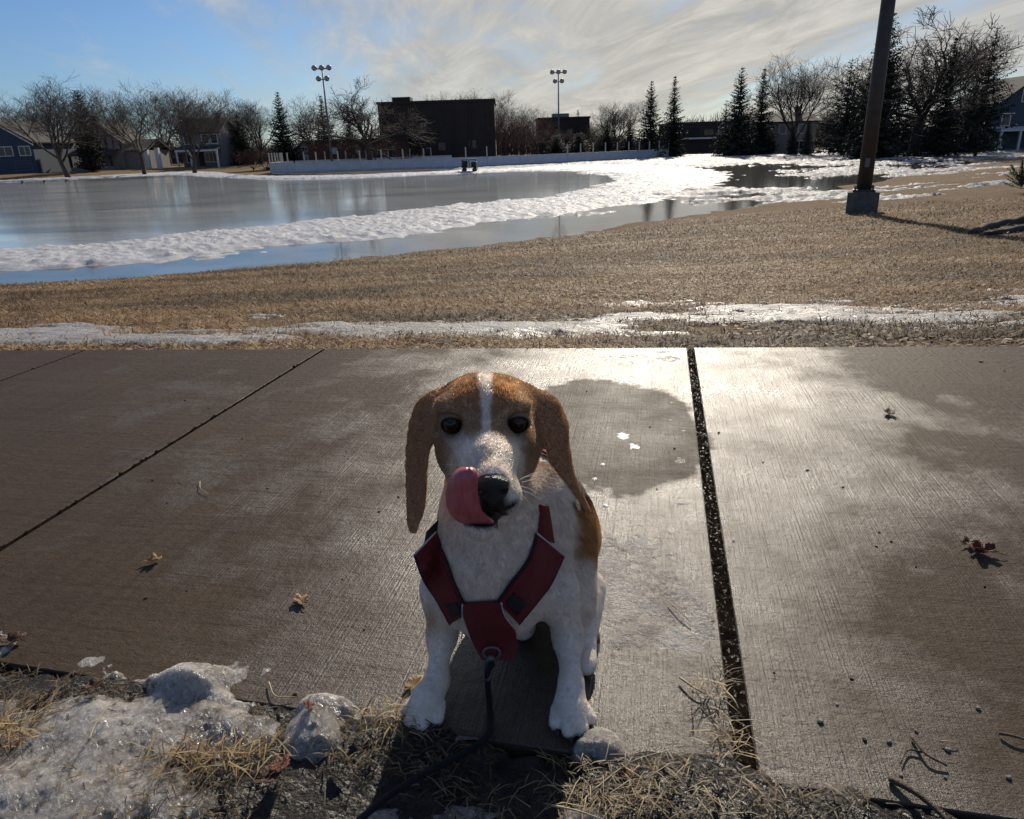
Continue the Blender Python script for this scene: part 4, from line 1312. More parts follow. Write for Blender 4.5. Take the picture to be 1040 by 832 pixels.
# fur: short strands combed away from the nose and down the legs
def build_fur(count, seed=3):
    r = np.random.default_rng(seed)
    tri = np.vstack([DF[:, [0, 1, 2]], DF[:, [0, 2, 3]]])
    A, B, C = DV[tri[:, 0]], DV[tri[:, 1]], DV[tri[:, 2]]
    ar = np.linalg.norm(np.cross(B - A, C - A), axis=1)
    cen = (A + B + C) / 3
    wgt = ar * np.where(cen[:, 1] > 0.97, 0.35, 1.0) * np.where(cen[:, 2] > 0.30, 1.5, 1.0)
    t = r.choice(len(tri), count, p=wgt / wgt.sum())
    u, v = r.random(count), r.random(count); fl = u + v > 1; u[fl] = 1 - u[fl]; v[fl] = 1 - v[fl]
    P = A[t] + (B[t] - A[t]) * u[:, None] + (C[t] - A[t]) * v[:, None]
    N = DN[tri[t, 0]]
    px, py = pix(P)
    head = P[:, 2] > .31
    comb = np.tile(np.array([0.0, 0.25, -1.0]), (count, 1))
    nose = at(499, 490, .645)
    hv = P - nose; hv /= np.linalg.norm(hv, axis=1)[:, None]
    comb[head] = hv[head]
    earm = np.minimum(F_.leaves[0](P), F_.leaves[1](P)) < .0025
    comb[earm] = (0, 0.1, -1)
    q1 = fbm(P[:, 0] * 130 + P[:, 2] * 60, P[:, 2] * 130 + P[:, 1] * 90, 301, 2) - .5; q2 = fbm(P[:, 0] * 130 - P[:, 1] * 70, P[:, 2] * 120, 311, 2) - .5
    comb[:, 0] += q1 * 1.5; comb[:, 1] += q2 * 1.5; comb[:, 2] += q2 * .6
    comb += r.normal(0, .16, (count, 3))
    comb -= N * (comb * N).sum(1)[:, None]
    comb /= np.maximum(np.linalg.norm(comb, axis=1), 1e-6)[:, None]
    L = np.where(head, .0048, .0072) * r.uniform(.6, 1.25, count)
    L = np.where(earm, .0028 * r.uniform(.6, 1.2, count), L)
    dn = np.linalg.norm(P - nose, axis=1); L = np.where(head & (dn < .055), .0035, L)
    L = np.where(P[:, 2] < .06, .0026, L); L = np.where((P[:, 2] < .17) & (P[:, 1] < .87) & (P[:, 2] >= .06), .0040, L)
    col = dog_color(P) * (r.uniform(.80, 1.12, count) * (1 + .35 * q1))[:, None]
    keep = np.ones(count, bool)
    for e in EYES: keep &= np.linalg.norm((P - e) / [1.1, 1.4, .95], axis=1) > .0140
    dk = (col.max(1) < .05); keep &= ~dk
    P, N, comb, L, col = P[keep], N[keep], comb[keep], L[keep], col[keep]
    up = 0.42
    d1 = comb * .8 + N * up; d1 /= np.linalg.norm(d1, axis=1)[:, None]
    d2 = comb + N * (up * .35); d2 /= np.linalg.norm(d2, axis=1)[:, None]
    Q0 = P - N * .0006; Q1 = P + d1 * L[:, None] * .5; Q2 = Q1 + d2 * L[:, None] * .5
    n = len(P)
    pts = np.stack([Q0, Q1, Q2], 1).reshape(-1, 3)
    rad_ = np.tile(np.array([.00024, .00019, .00005], np.float32), n)
    return pts, rad_, col, n


pts, rad_, col, n = build_fur(200000)
# whiskers
wr_ = random.Random(5); wp, wrad, wcol = [], [], []
for (x, y, dx, dy) in ((528, 487, 20, -8), (530, 490, 22, -4), (529, 494, 16, 6), (530, 498, 20, 10), (527, 500, 12, 13), (531, 485, 26, -3), (470, 474, -22, -2), (468, 480, -26, 6), (455, 408, -6, -9)):
    for k, t in enumerate((0, .5, 1)):
        wp.append(at(x + dx * t, y + dy * t - 4 * t * (1 - t), .672 + .012 * t if y > 450 else .745)); wrad.append((.00022, .00017, .00006)[k])
    wcol.append((.75, .73, .70))
pts = np.vstack([pts, wp]); rad_ = np.concatenate([rad_, wrad]).astype(np.float32); col = np.vstack([col, wcol]); n += len(wcol)
hc = bpy.data.hair_curves.new('fur')
hc.add_curves([3] * n)
hc.attributes['position'].data.foreach_set('vector', pts.astype(np.float32).ravel())
ra = hc.attributes.get('radius') or hc.attributes.new('radius', 'FLOAT', 'POINT')
ra.data.foreach_set('value', rad_)
ca = hc.attributes.new('Col', 'FLOAT_COLOR', 'CURVE')
c4 = np.ones((n, 4), np.float32); c4[:, :3] = np.clip(col, 0, 1); ca.data.foreach_set('color', c4.ravel())


def mat_fur():
    m = bpy.data.materials.new('dog_fur'); m.use_nodes = True
    t = NT(m.node_tree); t.n.clear()
    c = t.node('ShaderNodeAttribute', attribute_name='Col').outputs['Color']
    d = t.node('ShaderNodeBsdfPrincipled', {'Base Color': c, 'Roughness': 0.6, 'Specular IOR Level': 0.25})
    tr = t.node('ShaderNodeBsdfHair', {'Color': c, 'RoughnessU': 0.35, 'RoughnessV': 1.0}, component='Transmission')
    mx = t.node('ShaderNodeMixShader', {0: 0.45, 1: d.outputs[0], 2: tr.outputs[0]})
    t.node('ShaderNodeOutputMaterial', {'Surface': mx.outputs[0]})
    return m


hc.materials.append(mat_fur())
fur = bpy.data.objects.new('fur', hc); COL.objects.link(fur); fur.parent = dog

# eyes
def mat_eye():
    m = bpy.data.materials.new('dog_eye'); m.use_nodes = True
    t = NT(m.node_tree); t.n.clear()
    co = t.node('ShaderNodeTexCoord').outputs['Object']
    rr_ = t.vmath('LENGTH', t.node('ShaderNodeMapping', {'Vector': co, 'Scale': (1, 0, 1)}).outputs[0])
    c = t.ramp(t.mapr(rr_, 0, .012), [(0.0, (.004, .004, .004)), (0.38, (.004, .004, .004)), (0.46, (.045, .020, .008)), (0.80, (.025, .011, .005)), (0.9, (.03, .02, .018))])
    p = t.node('ShaderNodeBsdfPrincipled', {'Base Color': c, 'Roughness': 0.16, 'Specular IOR Level': 0.35})
    t.node('ShaderNodeOutputMaterial', {'Surface': p.outputs[0]})
    return m


M['eye'] = mat_eye()


def uvsphere(c, r, nu=20, nv=14):
    v, f = [], []
    for i in range(nv + 1):
        a = math.pi * i / nv
        for k in range(nu):
            b = 2 * math.pi * k / nu
            v.append((r[0] * math.sin(a) * math.cos(b), r[1] * math.cos(a), r[2] * math.sin(a) * math.sin(b)))
    for i in range(nv):
        for k in range(nu):
            f.append((i * nu + k, i * nu + (k + 1) % nu, (i + 1) * nu + (k + 1) % nu, (i + 1) * nu + k))
    return v, f


for q, e in enumerate(EYES):
    c0 = e + np.array([0, .0030, 0])
    o = mesh('eye', *uvsphere(e, (.0118, .0118, .0112)), M['eye'], dog, True)
    o.location = c0
    LF = Field(c0 - .019, c0 + .019, .0009)
    LF.ell(c0 + [0, .0006, 0], (.0140, .0132, .0130), .002)
    sg = -1 if q == 0 else 1
    an = sg * .16; Rm = np.array([[math.cos(an), 0, -math.sin(an)], [0, 1, 0], [math.sin(an), 0, math.cos(an)]])
    LF.ell(c0 + [-sg * .0006, -.0125, -.0004], (.0112, .0120, .0085), .0015, R=Rm, op='sub')
    LF.ell(c0 + [0, .0030, 0], (.0114, .0114, .0108), .001, op='sub')
    v, f = LF.mesh(2)
    rel = (v - (c0 + [-sg * .0006, -.0125, -.0004])) @ Rm / [.0112, .0120, .0085]
    kd = sm(1.35, 1.10, np.linalg.norm(rel, axis=1))[:, None]
    mesh('eyelid', v, f, M['dog_skin'], dog, True, col=np.array([.26, .165, .105]) * (1 - kd) + np.array([.02, .014, .012]) * kd)

# nose leather
nc = at(500, 495, .636)
NFd = Field(nc - .03, nc + .03, .0012)
NFd.ell(nc + [0, 0, -.001], (.0160, .012, .0140), .004)
NFd.ell(nc + [0, .003, -.011], (.0085, .010, .010), .006)
NFd.ell(nc + [0, .004, .004], (.0165, .010, .008), .006)
for s in (-1, 1): NFd.cone(nc + [s * .0075, -.012, -.001], nc + [s * .0125, -.004, -.003], .0034, .0030, .003, 'sub')
NFd.cone(nc + [0, -.0135, .004], nc + [0, -.0125, -.014], .0011, .0011, .002, 'sub')
v, f = NFd.mesh(2)
M['nose'] = material('wet_black_nose', (.010, .009, .009), 0.32, 0.4, 300, 0.5, 900, spec=0.6)
mesh('nose', v, f, M['nose'], dog, True)

# tongue curled up over the left side of the nose
rows = [(475, 471, 478, .012), (477.5, 465, 483, .006), (482, 460, 484.5, .002), (490, 456, 484.5, 0), (500, 453.5, 485, 0), (510, 453.5, 486.5, 0), (518, 455.5, 489, .001),
        (523.5, 459, 494, .004), (527.5, 463, 499, .011), (530, 468, 502, .022), (531, 473, 502, .036)]
TV = []
for i, (y, xl, xr, ex) in enumerate(rows):
    for k in range(23):
        s = k / 22; x = xl + (xr - xl) * s
        e = (2 * s - 1)
        dd = .6225 + .017 * max(0, -e) ** 2.2 + .003 * max(0, e) ** 3 - .0025 * abs(e) ** 0.8 * (1 - abs(e)) * 4 * .5
        dd += ex
        dd += .0007 * math.cos(2 * math.pi * 3.2 * s)
        TV.append(at(x, y, dd))
tng = mesh('tongue', TV, grid_faces(len(rows), 23), None, dog, True)


def mat_tongue():
    m = bpy.data.materials.new('pink_tongue'); m.use_nodes = True
    t = NT(m.node_tree); t.n.clear()
    co = t.node('ShaderNodeTexCoord').outputs['Object']
    n_ = t.noise(t.node('ShaderNodeMapping', {'Vector': co, 'Scale': (260, 30, 60)}).outputs[0], 1.0, 3)
    c = t.mix(t.mapr(n_, .3, .7), (.36, .070, .085), (.50, .14, .15))
    bn = t.node('ShaderNodeBump', {'Height': t.noise(co, 700, 3), 'Strength': .3, 'Distance': .0008})
    p = t.node('ShaderNodeBsdfPrincipled', {'Base Color': c, 'Roughness': .38, 'Subsurface Weight': .35, 'Subsurface Radius': (.01, .004, .003), 'Subsurface Scale': .5, 'Normal': bn.outputs[0]})
    t.node('ShaderNodeOutputMaterial', {'Surface': p.outputs[0]})
    return m


tng.data.materials.append(mat_tongue())
md = tng.modifiers.new('thick', 'SOLIDIFY'); md.thickness = .0034; md.offset = -1 if False else 0
md = tng.modifiers.new('sub', 'SUBSURF'); md.levels = 2; md.render_levels = 2

# claws
M['claw'] = material('dark_claw', (.05, .042, .038), .4, .2, 90)
for (b, t) in CLAWS:
    MB().tube([b - t * .004, b + t * .004 - np.array([0, 0, .0015]), b + t * .009 - np.array([0, 0, .0045])], [.0026, .0023, .0008], 7).build('claw', M['claw'], dog, True)

# ---- harness
M['red_web'] = material('dark_red_padded_nylon', (.160, .017, .022), .62, .22, 300, .5, 1600, spec=.35)
M['dark_web'] = material('black_webbing', (.016, .014, .018), .6, .3, 300, .5, 1600)
M['piping'] = material('pale_reflective_piping', (.42, .42, .42), .35, .1, 200)
harness = empty('harness', (0, 0, 0)); harness.parent = dog
harness['label'] = 'dark red padded chest harness with reflective piping'


def drape(px, py, off):
    o = Vector((0, 0, CAM_H)); d = Vector(ray(px, py)).normalized()
    hit = BV.ray_cast(o, d)
    if hit[0] is None: return None
    return np.array(hit[0] - d * off), np.array(hit[1])


def patch(name, left, right, mat, off=.008, nu=18, nv=9, thick=.005, pipes=()):
    """a piece of webbing that lies on the coat between two edges"""
    L = catmull(left, 12); Rr = catmull(right, 12)
    ti = np.linspace(0, len(L) - 1, nu)
    Li = np.stack([np.interp(ti, np.arange(len(L)), L[:, k]) for k in (0, 1)], -1)
    ti = np.linspace(0, len(Rr) - 1, nu)
    Ri = np.stack([np.interp(ti, np.arange(len(Rr)), Rr[:, k]) for k in (0, 1)], -1)
    G_ = np.zeros((nu, nv, 3)); last = None; dep = np.zeros((nu, nv)); dirs = np.zeros((nu, nv, 3))
    for i in range(nu):
        for k in range(nv):
            q = Li[i] + (Ri[i] - Li[i]) * k / (nv - 1)
            r_ = drape(q[0], q[1], 0)
            dv = ray(*q); dv /= np.linalg.norm(dv); dirs[i, k] = dv
            if r_ is not None and np.linalg.norm(r_[0] - [0, 0, CAM_H]) < 1.18:
                last = np.linalg.norm(r_[0] - [0, 0, CAM_H])
            dep[i, k] = last if last else .95
    for _ in range(5):
        pd = np.pad(dep, 1, mode='edge')
        av = (pd[:-2, 1:-1] + pd[2:, 1:-1] + pd[1:-1, :-2] + pd[1:-1, 2:]) / 4
        dep = np.minimum(dep, .3 * dep + .7 * av)
    ii, kk = np.meshgrid(np.arange(nu), np.arange(nv), indexing='ij')
    dep = dep + .0016 * np.sin(ii * .9 + kk * .35) * np.sin(kk * .5 + 1) + .004 * (np.abs(kk / (nv - 1) - .5) * 2) ** 3
    G_ = np.array([0, 0, CAM_H]) + dirs * (dep - off)[..., None]
    o = mesh(name, G_.reshape(-1, 3), grid_faces(nu, nv), mat, harness, True)
    md_ = o.modifiers.new('thick', 'SOLIDIFY'); md_.thickness = thick; md_.offset = 0
    md_ = o.modifiers.new('bev', 'BEVEL'); md_.width = .0012; md_.segments = 2
    return o, G_


o, Gl = patch('shoulder_strap', [(421, 563), (430, 588), (444, 610), (457, 634)], [(443, 540), (455, 574), (466, 602), (477, 622)], M['red_web'])
o, Gr = patch('shoulder_strap', [(545, 541), (537, 567), (520, 590), (505, 611)], [(573, 564), (560, 592), (546, 611), (527, 634)], M['red_web'])
o, Gc = patch('chest_plate', [(470, 613), (470, 625), (476, 640), (482, 655), (490, 670)], [(509, 611), (513, 625), (523, 640), (524, 656), (520, 671)], M['red_web'], .010, 16, 11, .006)
patch('neck_strap', [(547, 512), (547, 528), (546, 545)], [(557, 514), (560, 532), (563, 552)], M['red_web'], .006, 8, 4, .003)
patch('neck_strap', [(433, 540), (431, 552), (428, 562)], [(445, 528), (444, 540), (442, 551)], M['dark_web'], .006, 8, 4, .003)


def pipe(pts, name='piping', r=.0013, mat='piping', par=None):
    MB().tube(pts, r, 6).build(name, M[mat], par or harness, True)


fw = np.array([0, -.003, .001])
pipe([p + fw for p in Gr[0, :]]); pipe([p + fw for p in Gl[0, :]])
pipe([p + fw for p in Gc[:8, 0]]); pipe([p + fw for p in Gc[:8, -1]])
for G3 in (Gr, Gl):
    for kq in (0, -1): pipe([p + fw * .6 for p in G3[:, kq]], 'edge_binding', .0016, 'dark_web')
pipe([Gr[i, 1] * .5 + Gr[i, 0] * .5 + fw for i in range(0, 18)], 'stitching', .0006, 'dark_web'); pipe([Gl[i, 7] + fw for i in range(0, 18)], 'stitching', .0006, 'dark_web')


def plate(G_, i0, i1, k0, k1, name, mat, off):
    sub = G_[i0:i1, k0:k1] + np.array([0, -off, off * .4])
    o = mesh(name, sub.reshape(-1, 3), grid_faces(*sub.shape[:2]), mat, harness, True)
    md_ = o.modifiers.new('thick', 'SOLIDIFY'); md_.thickness = .003; md_.offset = 0


plate(Gr, 13, 17, 2, 7, 'buckle', M['dark_web'], .004)
plate(Gl, 13, 17, 2, 7, 'buckle', M['dark_web'], .004)
# front ring
rc = Gc[12, 4] + np.array([0, -.010, 0])
MB().tube([rc + np.array([.011 * math.cos(a), -.002 * math.sin(a), .011 * math.sin(a)]) for a in np.linspace(0, 6.283, 20)], .0018, 8).build('leash_ring', M['steel'], harness, True)


# girth and back straps round the trunk
def girth(cen, nrm, rmax, mat, width=.024, name='girth_strap', off=.007, a0=0, a1=6.283, rlim=.105):
    nrm = Vector(nrm).normalized(); ux = Vector((1, 0, 0)); ux = (ux - nrm * ux.dot(nrm)).normalized(); uy = nrm.cross(ux)
    if uy.z < 0: uy = -uy
    G2 = []
    for a in np.linspace(a0, a1, 56):
        d = ux * math.cos(a) + uy * math.sin(a)
        row = []
        for w_ in (-.5, 0, .5):
            c = Vector(cen) + nrm * (w_ * width)
            h_ = BV.ray_cast(c + d * rmax, -d)
            p = h_[0] if h_[0] is not None else c + d * rmax * .5
            dl = min((Vector(p) - c).length, rlim) + off; row.append(np.array(c + d * dl))
        G2.append(row)
    G2 = np.array(G2)
    for _ in range(2): G2[1:-1] = (G2[:-2] + G2[2:] + 2 * G2[1:-1]) / 4
    o = mesh(name, G2.reshape(-1, 3), grid_faces(56, 3), mat, harness, True)
    md_ = o.modifiers.new('thick', 'SOLIDIFY'); md_.thickness = .003; md_.offset = 0


girth((.022, .945, .215), (.25, .75, -.60), .24, M['dark_web'], a0=.2, a1=2.9)
girth((.010, .900, .255), (.15, .75, -.45), .24, M['red_web'], .026, 'back_strap', a0=.2, a1=2.9)

# ---- leash
M['leash'] = material('black_rope_leash', (.014, .014, .016), .7, .4, 400, .8, 900)
leash = empty('leash', on(470, 790)); tag(leash, 'black leash running from the dog harness across the grass', 'leash')
lo_ = np.array(leash.location)
lp_ = catmull([rc + [0, -.006, -.012], at(495, 685, .795), at(497, 715, .790), on(497, 742, .012), on(482, 758, .010), on(450, 776, .012), on(420, 792, .016), on(390, 812, .022), on(360, 838, .026), on(320, 880, .03)], 9)
MB().tube([p - lo_ for p in lp_], [.0042] * len(lp_), 9).build('rope', M['leash'], leash, True)
cl_ = catmull([rc + [0, -.003, -.004], at(495, 672, .800), at(496, 690, .796)], 5)
MB().tube([p - lo_ for p in cl_], [.003, .005, .006, .0065, .007, .0075, .0075, .007, .0065, .006, .0055][:len(cl_)], 9).build('snap_clip', M['steel'], leash, True)

# ------------------------------------------------------------------ foreground verge: soil, ice, straw
def blob(X, Y, px, py, rx, ry, rot=0.0):
    c = on(px, py); dx = X - c[0]; dy = Y - c[1]
    ca, sa = math.cos(rot), math.sin(rot)
    return np.exp(-(((dx * ca + dy * sa) / rx) ** 2 + ((-dx * sa + dy * ca) / ry) ** 2))


xs = np.arange(-1.45, 0.95, 0.0045); ds = np.arange(-0.42, 0.09, 0.0045)
DD, X = np.meshgrid(ds, xs, indexing='ij')
Y = near_edge(X) + DD
edge_n = (fbm(X * 9, Y * 9, 111, 4) - 0.5)
soil_z = -0.006 + 0.020 * (fbm(X * 16, Y * 16, 113, 4) - 0.45) + 0.010 * (fbm(X * 70, Y * 70, 117, 3) - 0.5)
soil_z += 0.016 * blob(X, Y, 380, 745, .10, .05) + 0.022 * blob(X, Y, 690, 800, .10, .06) + 0.012 * blob(X, Y, 60, 700, .15, .05)
lap = DD - 0.060 * edge_n - 0.012 - 0.02 * sm(0.1, 0.35, X) + 0.05 * sm(.40, .55, X)
soil_z = soil_z - 0.05 * sm(-0.02, 0.035, lap) - 0.10 * sm(0.03, 0.08, lap)
soil_z = np.where(lap < 0.02, np.maximum(soil_z, -0.03), soil_z)
tag(mesh('verge', np.stack([X, Y, soil_z], -1).reshape(-1, 3), grid_faces(*X.shape)[:, ::-1], M['soil'], smooth=True),
    'dark wet soil verge along the near edge of the pavement', kind='structure')


def verge_z(x, y):
    i = np.clip(((y - near_edge(x)) + 0.42) / 0.0045, 0, len(ds) - 1).astype(int); k = np.clip((x + 1.45) / 0.0045, 0, len(xs) - 1).astype(int)
    return np.maximum(soil_z[i, k], np.where(y > near_edge(x), 0.0, -1))


M['ice_chunk'] = None
m = bpy.data.materials.new('grainy_melting_ice'); m.use_nodes = True
t = NT(m.node_tree); t.n.clear()
co = t.node('ShaderNodeTexCoord').outputs['Object']
a = t.noise(co, 16, 6, .65); b_ = t.noise(co, 150, 5, .7); d_ = t.noise(co, 520, 3, .7)
c = t.mix(t.mapr(a, .35, .68), (.46, .435, .40), (.17, .14, .115))
c = t.mix(t.mapr(b_, .5, .75, 0, .8), c, (.72, .71, .70))
c = t.mix(t.mapr(t.noise(co, 60, 4, .7), .56, .68, 0, .85), c, (.05, .04, .03))
bn = t.node('ShaderNodeBump', {'Height': t.math('ADD', b_, t.math('MULTIPLY', d_, .6)), 'Strength': 1.0, 'Distance': .006})
p = t.node('ShaderNodeBsdfPrincipled', {'Base Color': c, 'Roughness': t.mapr(b_, .3, .7, .08, .34), 'Specular IOR Level': .5, 'Normal': bn.outputs[0],
                                       'Subsurface Weight': .9, 'Subsurface Radius': (.030, .031, .033), 'Subsurface Scale': 1.3})
t.node('ShaderNodeOutputMaterial', {'Surface': p.outputs[0]})
M['ice_chunk'] = m


def ice_patch(name, label, blobs, thr, hgt, x0, x1, seed, nz=.35, cell=.0035, dmin=-.40, dmax=.08):
    xs_ = np.arange(x0, x1, cell); d2 = np.arange(dmin, dmax, cell)
    D2, X_ = np.meshgrid(d2, xs_, indexing='ij'); Y_ = near_edge(X_) + D2
    s = sum(w_ * blob(X_, Y_, *q) for w_, q in blobs)
    val_ = s + (fbm(X_ * 12, Y_ * 12, seed, 5, .6) - .5) * nz * 2 - thr
    Z_ = -0.010 + np.where(val_ > 0, 1.0, -.045 / hgt) * np.minimum(np.abs(val_) ** .7, 1.2) * hgt + (fbm(X_ * 120, Y_ * 120, seed + 3, 3, .6) - .5) * .005 + (fbm(X_ * 26, Y_ * 26, seed + 5, 2) - .5) * .010
    Z_ += 0.020 * sm(-.02, .01, D2)
    return tag(mesh(name, np.stack([X_, Y_, Z_], -1).reshape(-1, 3), grid_faces(*X_.shape)[:, ::-1], M['ice_chunk'], smooth=True), label, 'ice')


ice_patch('melting_ice_slab', 'large grey melting ice slab with straw at the bottom left corner',
          [(1.0, (110, 735, .17, .055, -.25)), (.9, (190, 698, .045, .035, 0)), (.8, (40, 800, .20, .06, -.2)), (.6, (230, 730, .08, .03, -.3))], .22, .027, -1.3, -.22, 131)
ice_patch('ice_chunk', 'rounded grey ice lump with a red leaf stuck on it left of the paws',
          [(1.25, (322, 735, .045, .040, 0)), (.7, (335, 760, .06, .03, 0))], .40, .036, -.40, -.16, 141, .22, .003)
ice_patch('ice_lump', 'grainy ice lump lying beside the right front paw', [(1.2, (612, 775, .035, .05, .2)), (.9, (600, 830, .06, .03, 0))], .45, .016, .0, .20, 151, .25, .003, -.3, .13)
ice_patch('ice_scrap', 'low wet ice scrap at the bottom edge under the leash', [(.9, (460, 830, .10, .03, 0)), (.8, (380, 838, .05, .03, 0))], .55, .014, -.32, .08, 161, .3, .003, -.40, -.05)

# thin refrozen film on the concrete to the right of the dog
m = bpy.data.materials.new('glitter_paled_ice_film'); m.use_nodes = True
t = NT(m.node_tree); t.n.clear()
co = t.node('ShaderNodeTexCoord').outputs['Object']
n_ = t.noise(co, 90, 5, .65); n3 = t.noise(co, 340, 3, .6)
c = t.mix(t.mapr(t.noise(co, 14, 4), .35, .65), (.16, .14, .12), (.36, .34, .315))  # frosty base colour, paled to stand in for sun glitter on the ice
bn = t.node('ShaderNodeBump', {'Height': t.math('ADD', n_, t.math('MULTIPLY', n3, .5)), 'Strength': 1.0, 'Distance': .006})
p = t.node('ShaderNodeBsdfPrincipled', {'Base Color': c, 'Roughness': t.mapr(n_, .3, .7, .20, .34), 'Specular IOR Level': .5, 'Normal': bn.outputs[0]})
t.node('ShaderNodeOutputMaterial', {'Surface': p.outputs[0]})
xs_ = np.arange(-.15, .60, .004); ys_ = np.arange(.74, 2.55, .004)
Y_, X_ = np.meshgrid(ys_, xs_, indexing='ij')
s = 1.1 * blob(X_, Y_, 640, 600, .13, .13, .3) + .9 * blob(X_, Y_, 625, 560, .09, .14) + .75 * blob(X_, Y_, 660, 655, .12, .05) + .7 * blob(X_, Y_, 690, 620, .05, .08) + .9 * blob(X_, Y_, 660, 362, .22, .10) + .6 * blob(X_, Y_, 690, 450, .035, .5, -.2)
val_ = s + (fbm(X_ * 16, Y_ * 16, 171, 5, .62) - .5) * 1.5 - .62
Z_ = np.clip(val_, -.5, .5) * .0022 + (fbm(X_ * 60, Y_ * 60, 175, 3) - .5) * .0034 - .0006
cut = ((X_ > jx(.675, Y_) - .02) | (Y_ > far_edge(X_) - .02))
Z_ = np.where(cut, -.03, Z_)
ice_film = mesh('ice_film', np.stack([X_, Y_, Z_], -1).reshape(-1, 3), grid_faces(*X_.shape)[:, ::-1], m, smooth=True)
tag(ice_film, 'thin bumpy refrozen ice film coloured pale for glitter on the pavement beside the dog', 'ice', kind='stuff')

# straw and dead grass on the verge
M['straw'] = material('golden_straw', (.3, .2, .1), .55, .12, 60, attr=True, spec=.4, transl=.3)
rng = np.random.default_rng(9)


def straw(name, label, n, place, length=(.02, .07), width=(.0009, .0022), tilt=(.0, .7), bright=1.0, z0=.004):
    X_, Y_ = place(n); n = len(X_)
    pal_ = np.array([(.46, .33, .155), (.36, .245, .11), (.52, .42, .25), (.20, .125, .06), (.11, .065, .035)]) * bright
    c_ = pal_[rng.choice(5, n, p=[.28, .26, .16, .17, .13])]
    Z_ = verge_z(X_, Y_) + z0 + rng.random(n) * .012
    return tag(blades(name, np.stack([X_, Y_, Z_], -1), rng.uniform(*length, n), rng.uniform(*width, n), rng.uniform(0, 6.283, n), rng.uniform(*tilt, n), c_, .5, M['straw']), label, 'grass', kind='stuff')


def around(px, py, sx, sy):
    def f(n):
        c = on(px, py); return c[0] + rng.normal(0, sx, n), c[1] + rng.normal(0, sy, n)
    return f


def strip(x0, x1, d0, d1):
    def f(n):
        X_ = rng.uniform(x0, x1, n); Y_ = near_edge(X_) + rng.uniform(d0, d1, n)
        k = fbm(X_ * 14, Y_ * 14, 191, 3) > .46
        return X_[k], Y_[k]
    return f


straw('verge_straw', 'matted dead grass and straw scattered over the near verge', 2000, strip(-1.0, .36, -.33, -.01), (.010, .034), (.0008, .0018), (0, .30), bright=.62, z0=.001)
straw('verge_thatch', 'flat dark brown thatch matted over the near verge', 7000, strip(-1.0, .44, -.33, .0), (.008, .03), (.0008, .002), (0, .18), .38, .0)
straw('straw_tuft', 'golden straw tuft lying on the melting ice slab', 200, around(215, 772, .055, .012), (.02, .065), (.0009, .0020), (0, .30))
straw('straw_tuft', 'golden straw tuft at the far left edge of the verge', 150, around(8, 745, .025, .02), (.03, .07), (.0012, .0026), (0, .8))
straw('straw_tuft', 'straw tuft sprouting from the end of the wide pavement joint', 40, around(722, 705, .012, .016), (.02, .06), (.001, .0022), (0, .9))
straw('straw_tuft', 'straw clump over the joint just above the bottom verge', 60, around(733, 752, .014, .026), (.015, .055), (.0008, .0018), (0, .8))
straw('straw_tuft', 'broad golden straw mat at the bottom right of the verge', 90, around(700, 815, .075, .016), (.015, .06), (.0007, .0015), (0, .30))
straw('straw_tuft', 'pale straw wisps at the bottom edge right of the dog shadow', 70, around(620, 826, .04, .012), (.02, .06), (.0007, .0015), (0, .3))
straw('straw_tuft', 'straw wisps beside the left front paw', 70, around(398, 738, .020, .020), (.015, .05), (.001, .0022), (0, .7))
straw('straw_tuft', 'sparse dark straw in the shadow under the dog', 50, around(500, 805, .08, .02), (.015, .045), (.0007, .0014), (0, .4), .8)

# crumbs of dark humus on the concrete near the verge
def crumb_mesh(seed, s=(1, 1, .6)):
    r = random.Random(seed); v, f = uvsphere((0, 0, 0), s, 6, 4)
    v = [tuple(c * r.uniform(.7, 1.15) for c in p) for p in v]
    return v, f


M['pebble'] = material('grey_gravel', (.26, .235, .20), .8, .4, 200)
M['crumb'] = material('dark_crumb', (.028, .020, .014), .8, .4, 200)
pm = [mesh('gravel', *crumb_mesh(k), M['pebble'], link=False).data for k in range(3)]
cm = [mesh('crumb', *crumb_mesh(9 + k, (1, .7, .5)), M['crumb'], link=False).data for k in range(3)]
pr_ = random.Random(3)
for px, py, s in ((833, 733, .006), (905, 550, .004), (903, 754, .005), (993, 720, .005), (1024, 790, .005), (786, 683, .003), (850, 716, .003), (930, 743, .004),
                  (667, 497, .004), (890, 555, .004), (962, 762, .005), (272, 496, .004), (348, 588, .003), (745, 550, .003), (915, 788, .003), (960, 790, .003)):
    o = bpy.data.objects.new('gravel_bit', pr_.choice(pm)); COL.objects.link(o)
    q = on(px, py); s *= .75; o.location = (q[0], q[1], s * .4); o.scale = (s * pr_.uniform(.7, 1.2), s, s); o.rotation_euler = (0, 0, pr_.uniform(0, 6))
    tag(o, 'tiny pale gravel bit lying on the damp concrete', 'gravel', 'gravel bits on the pavement')
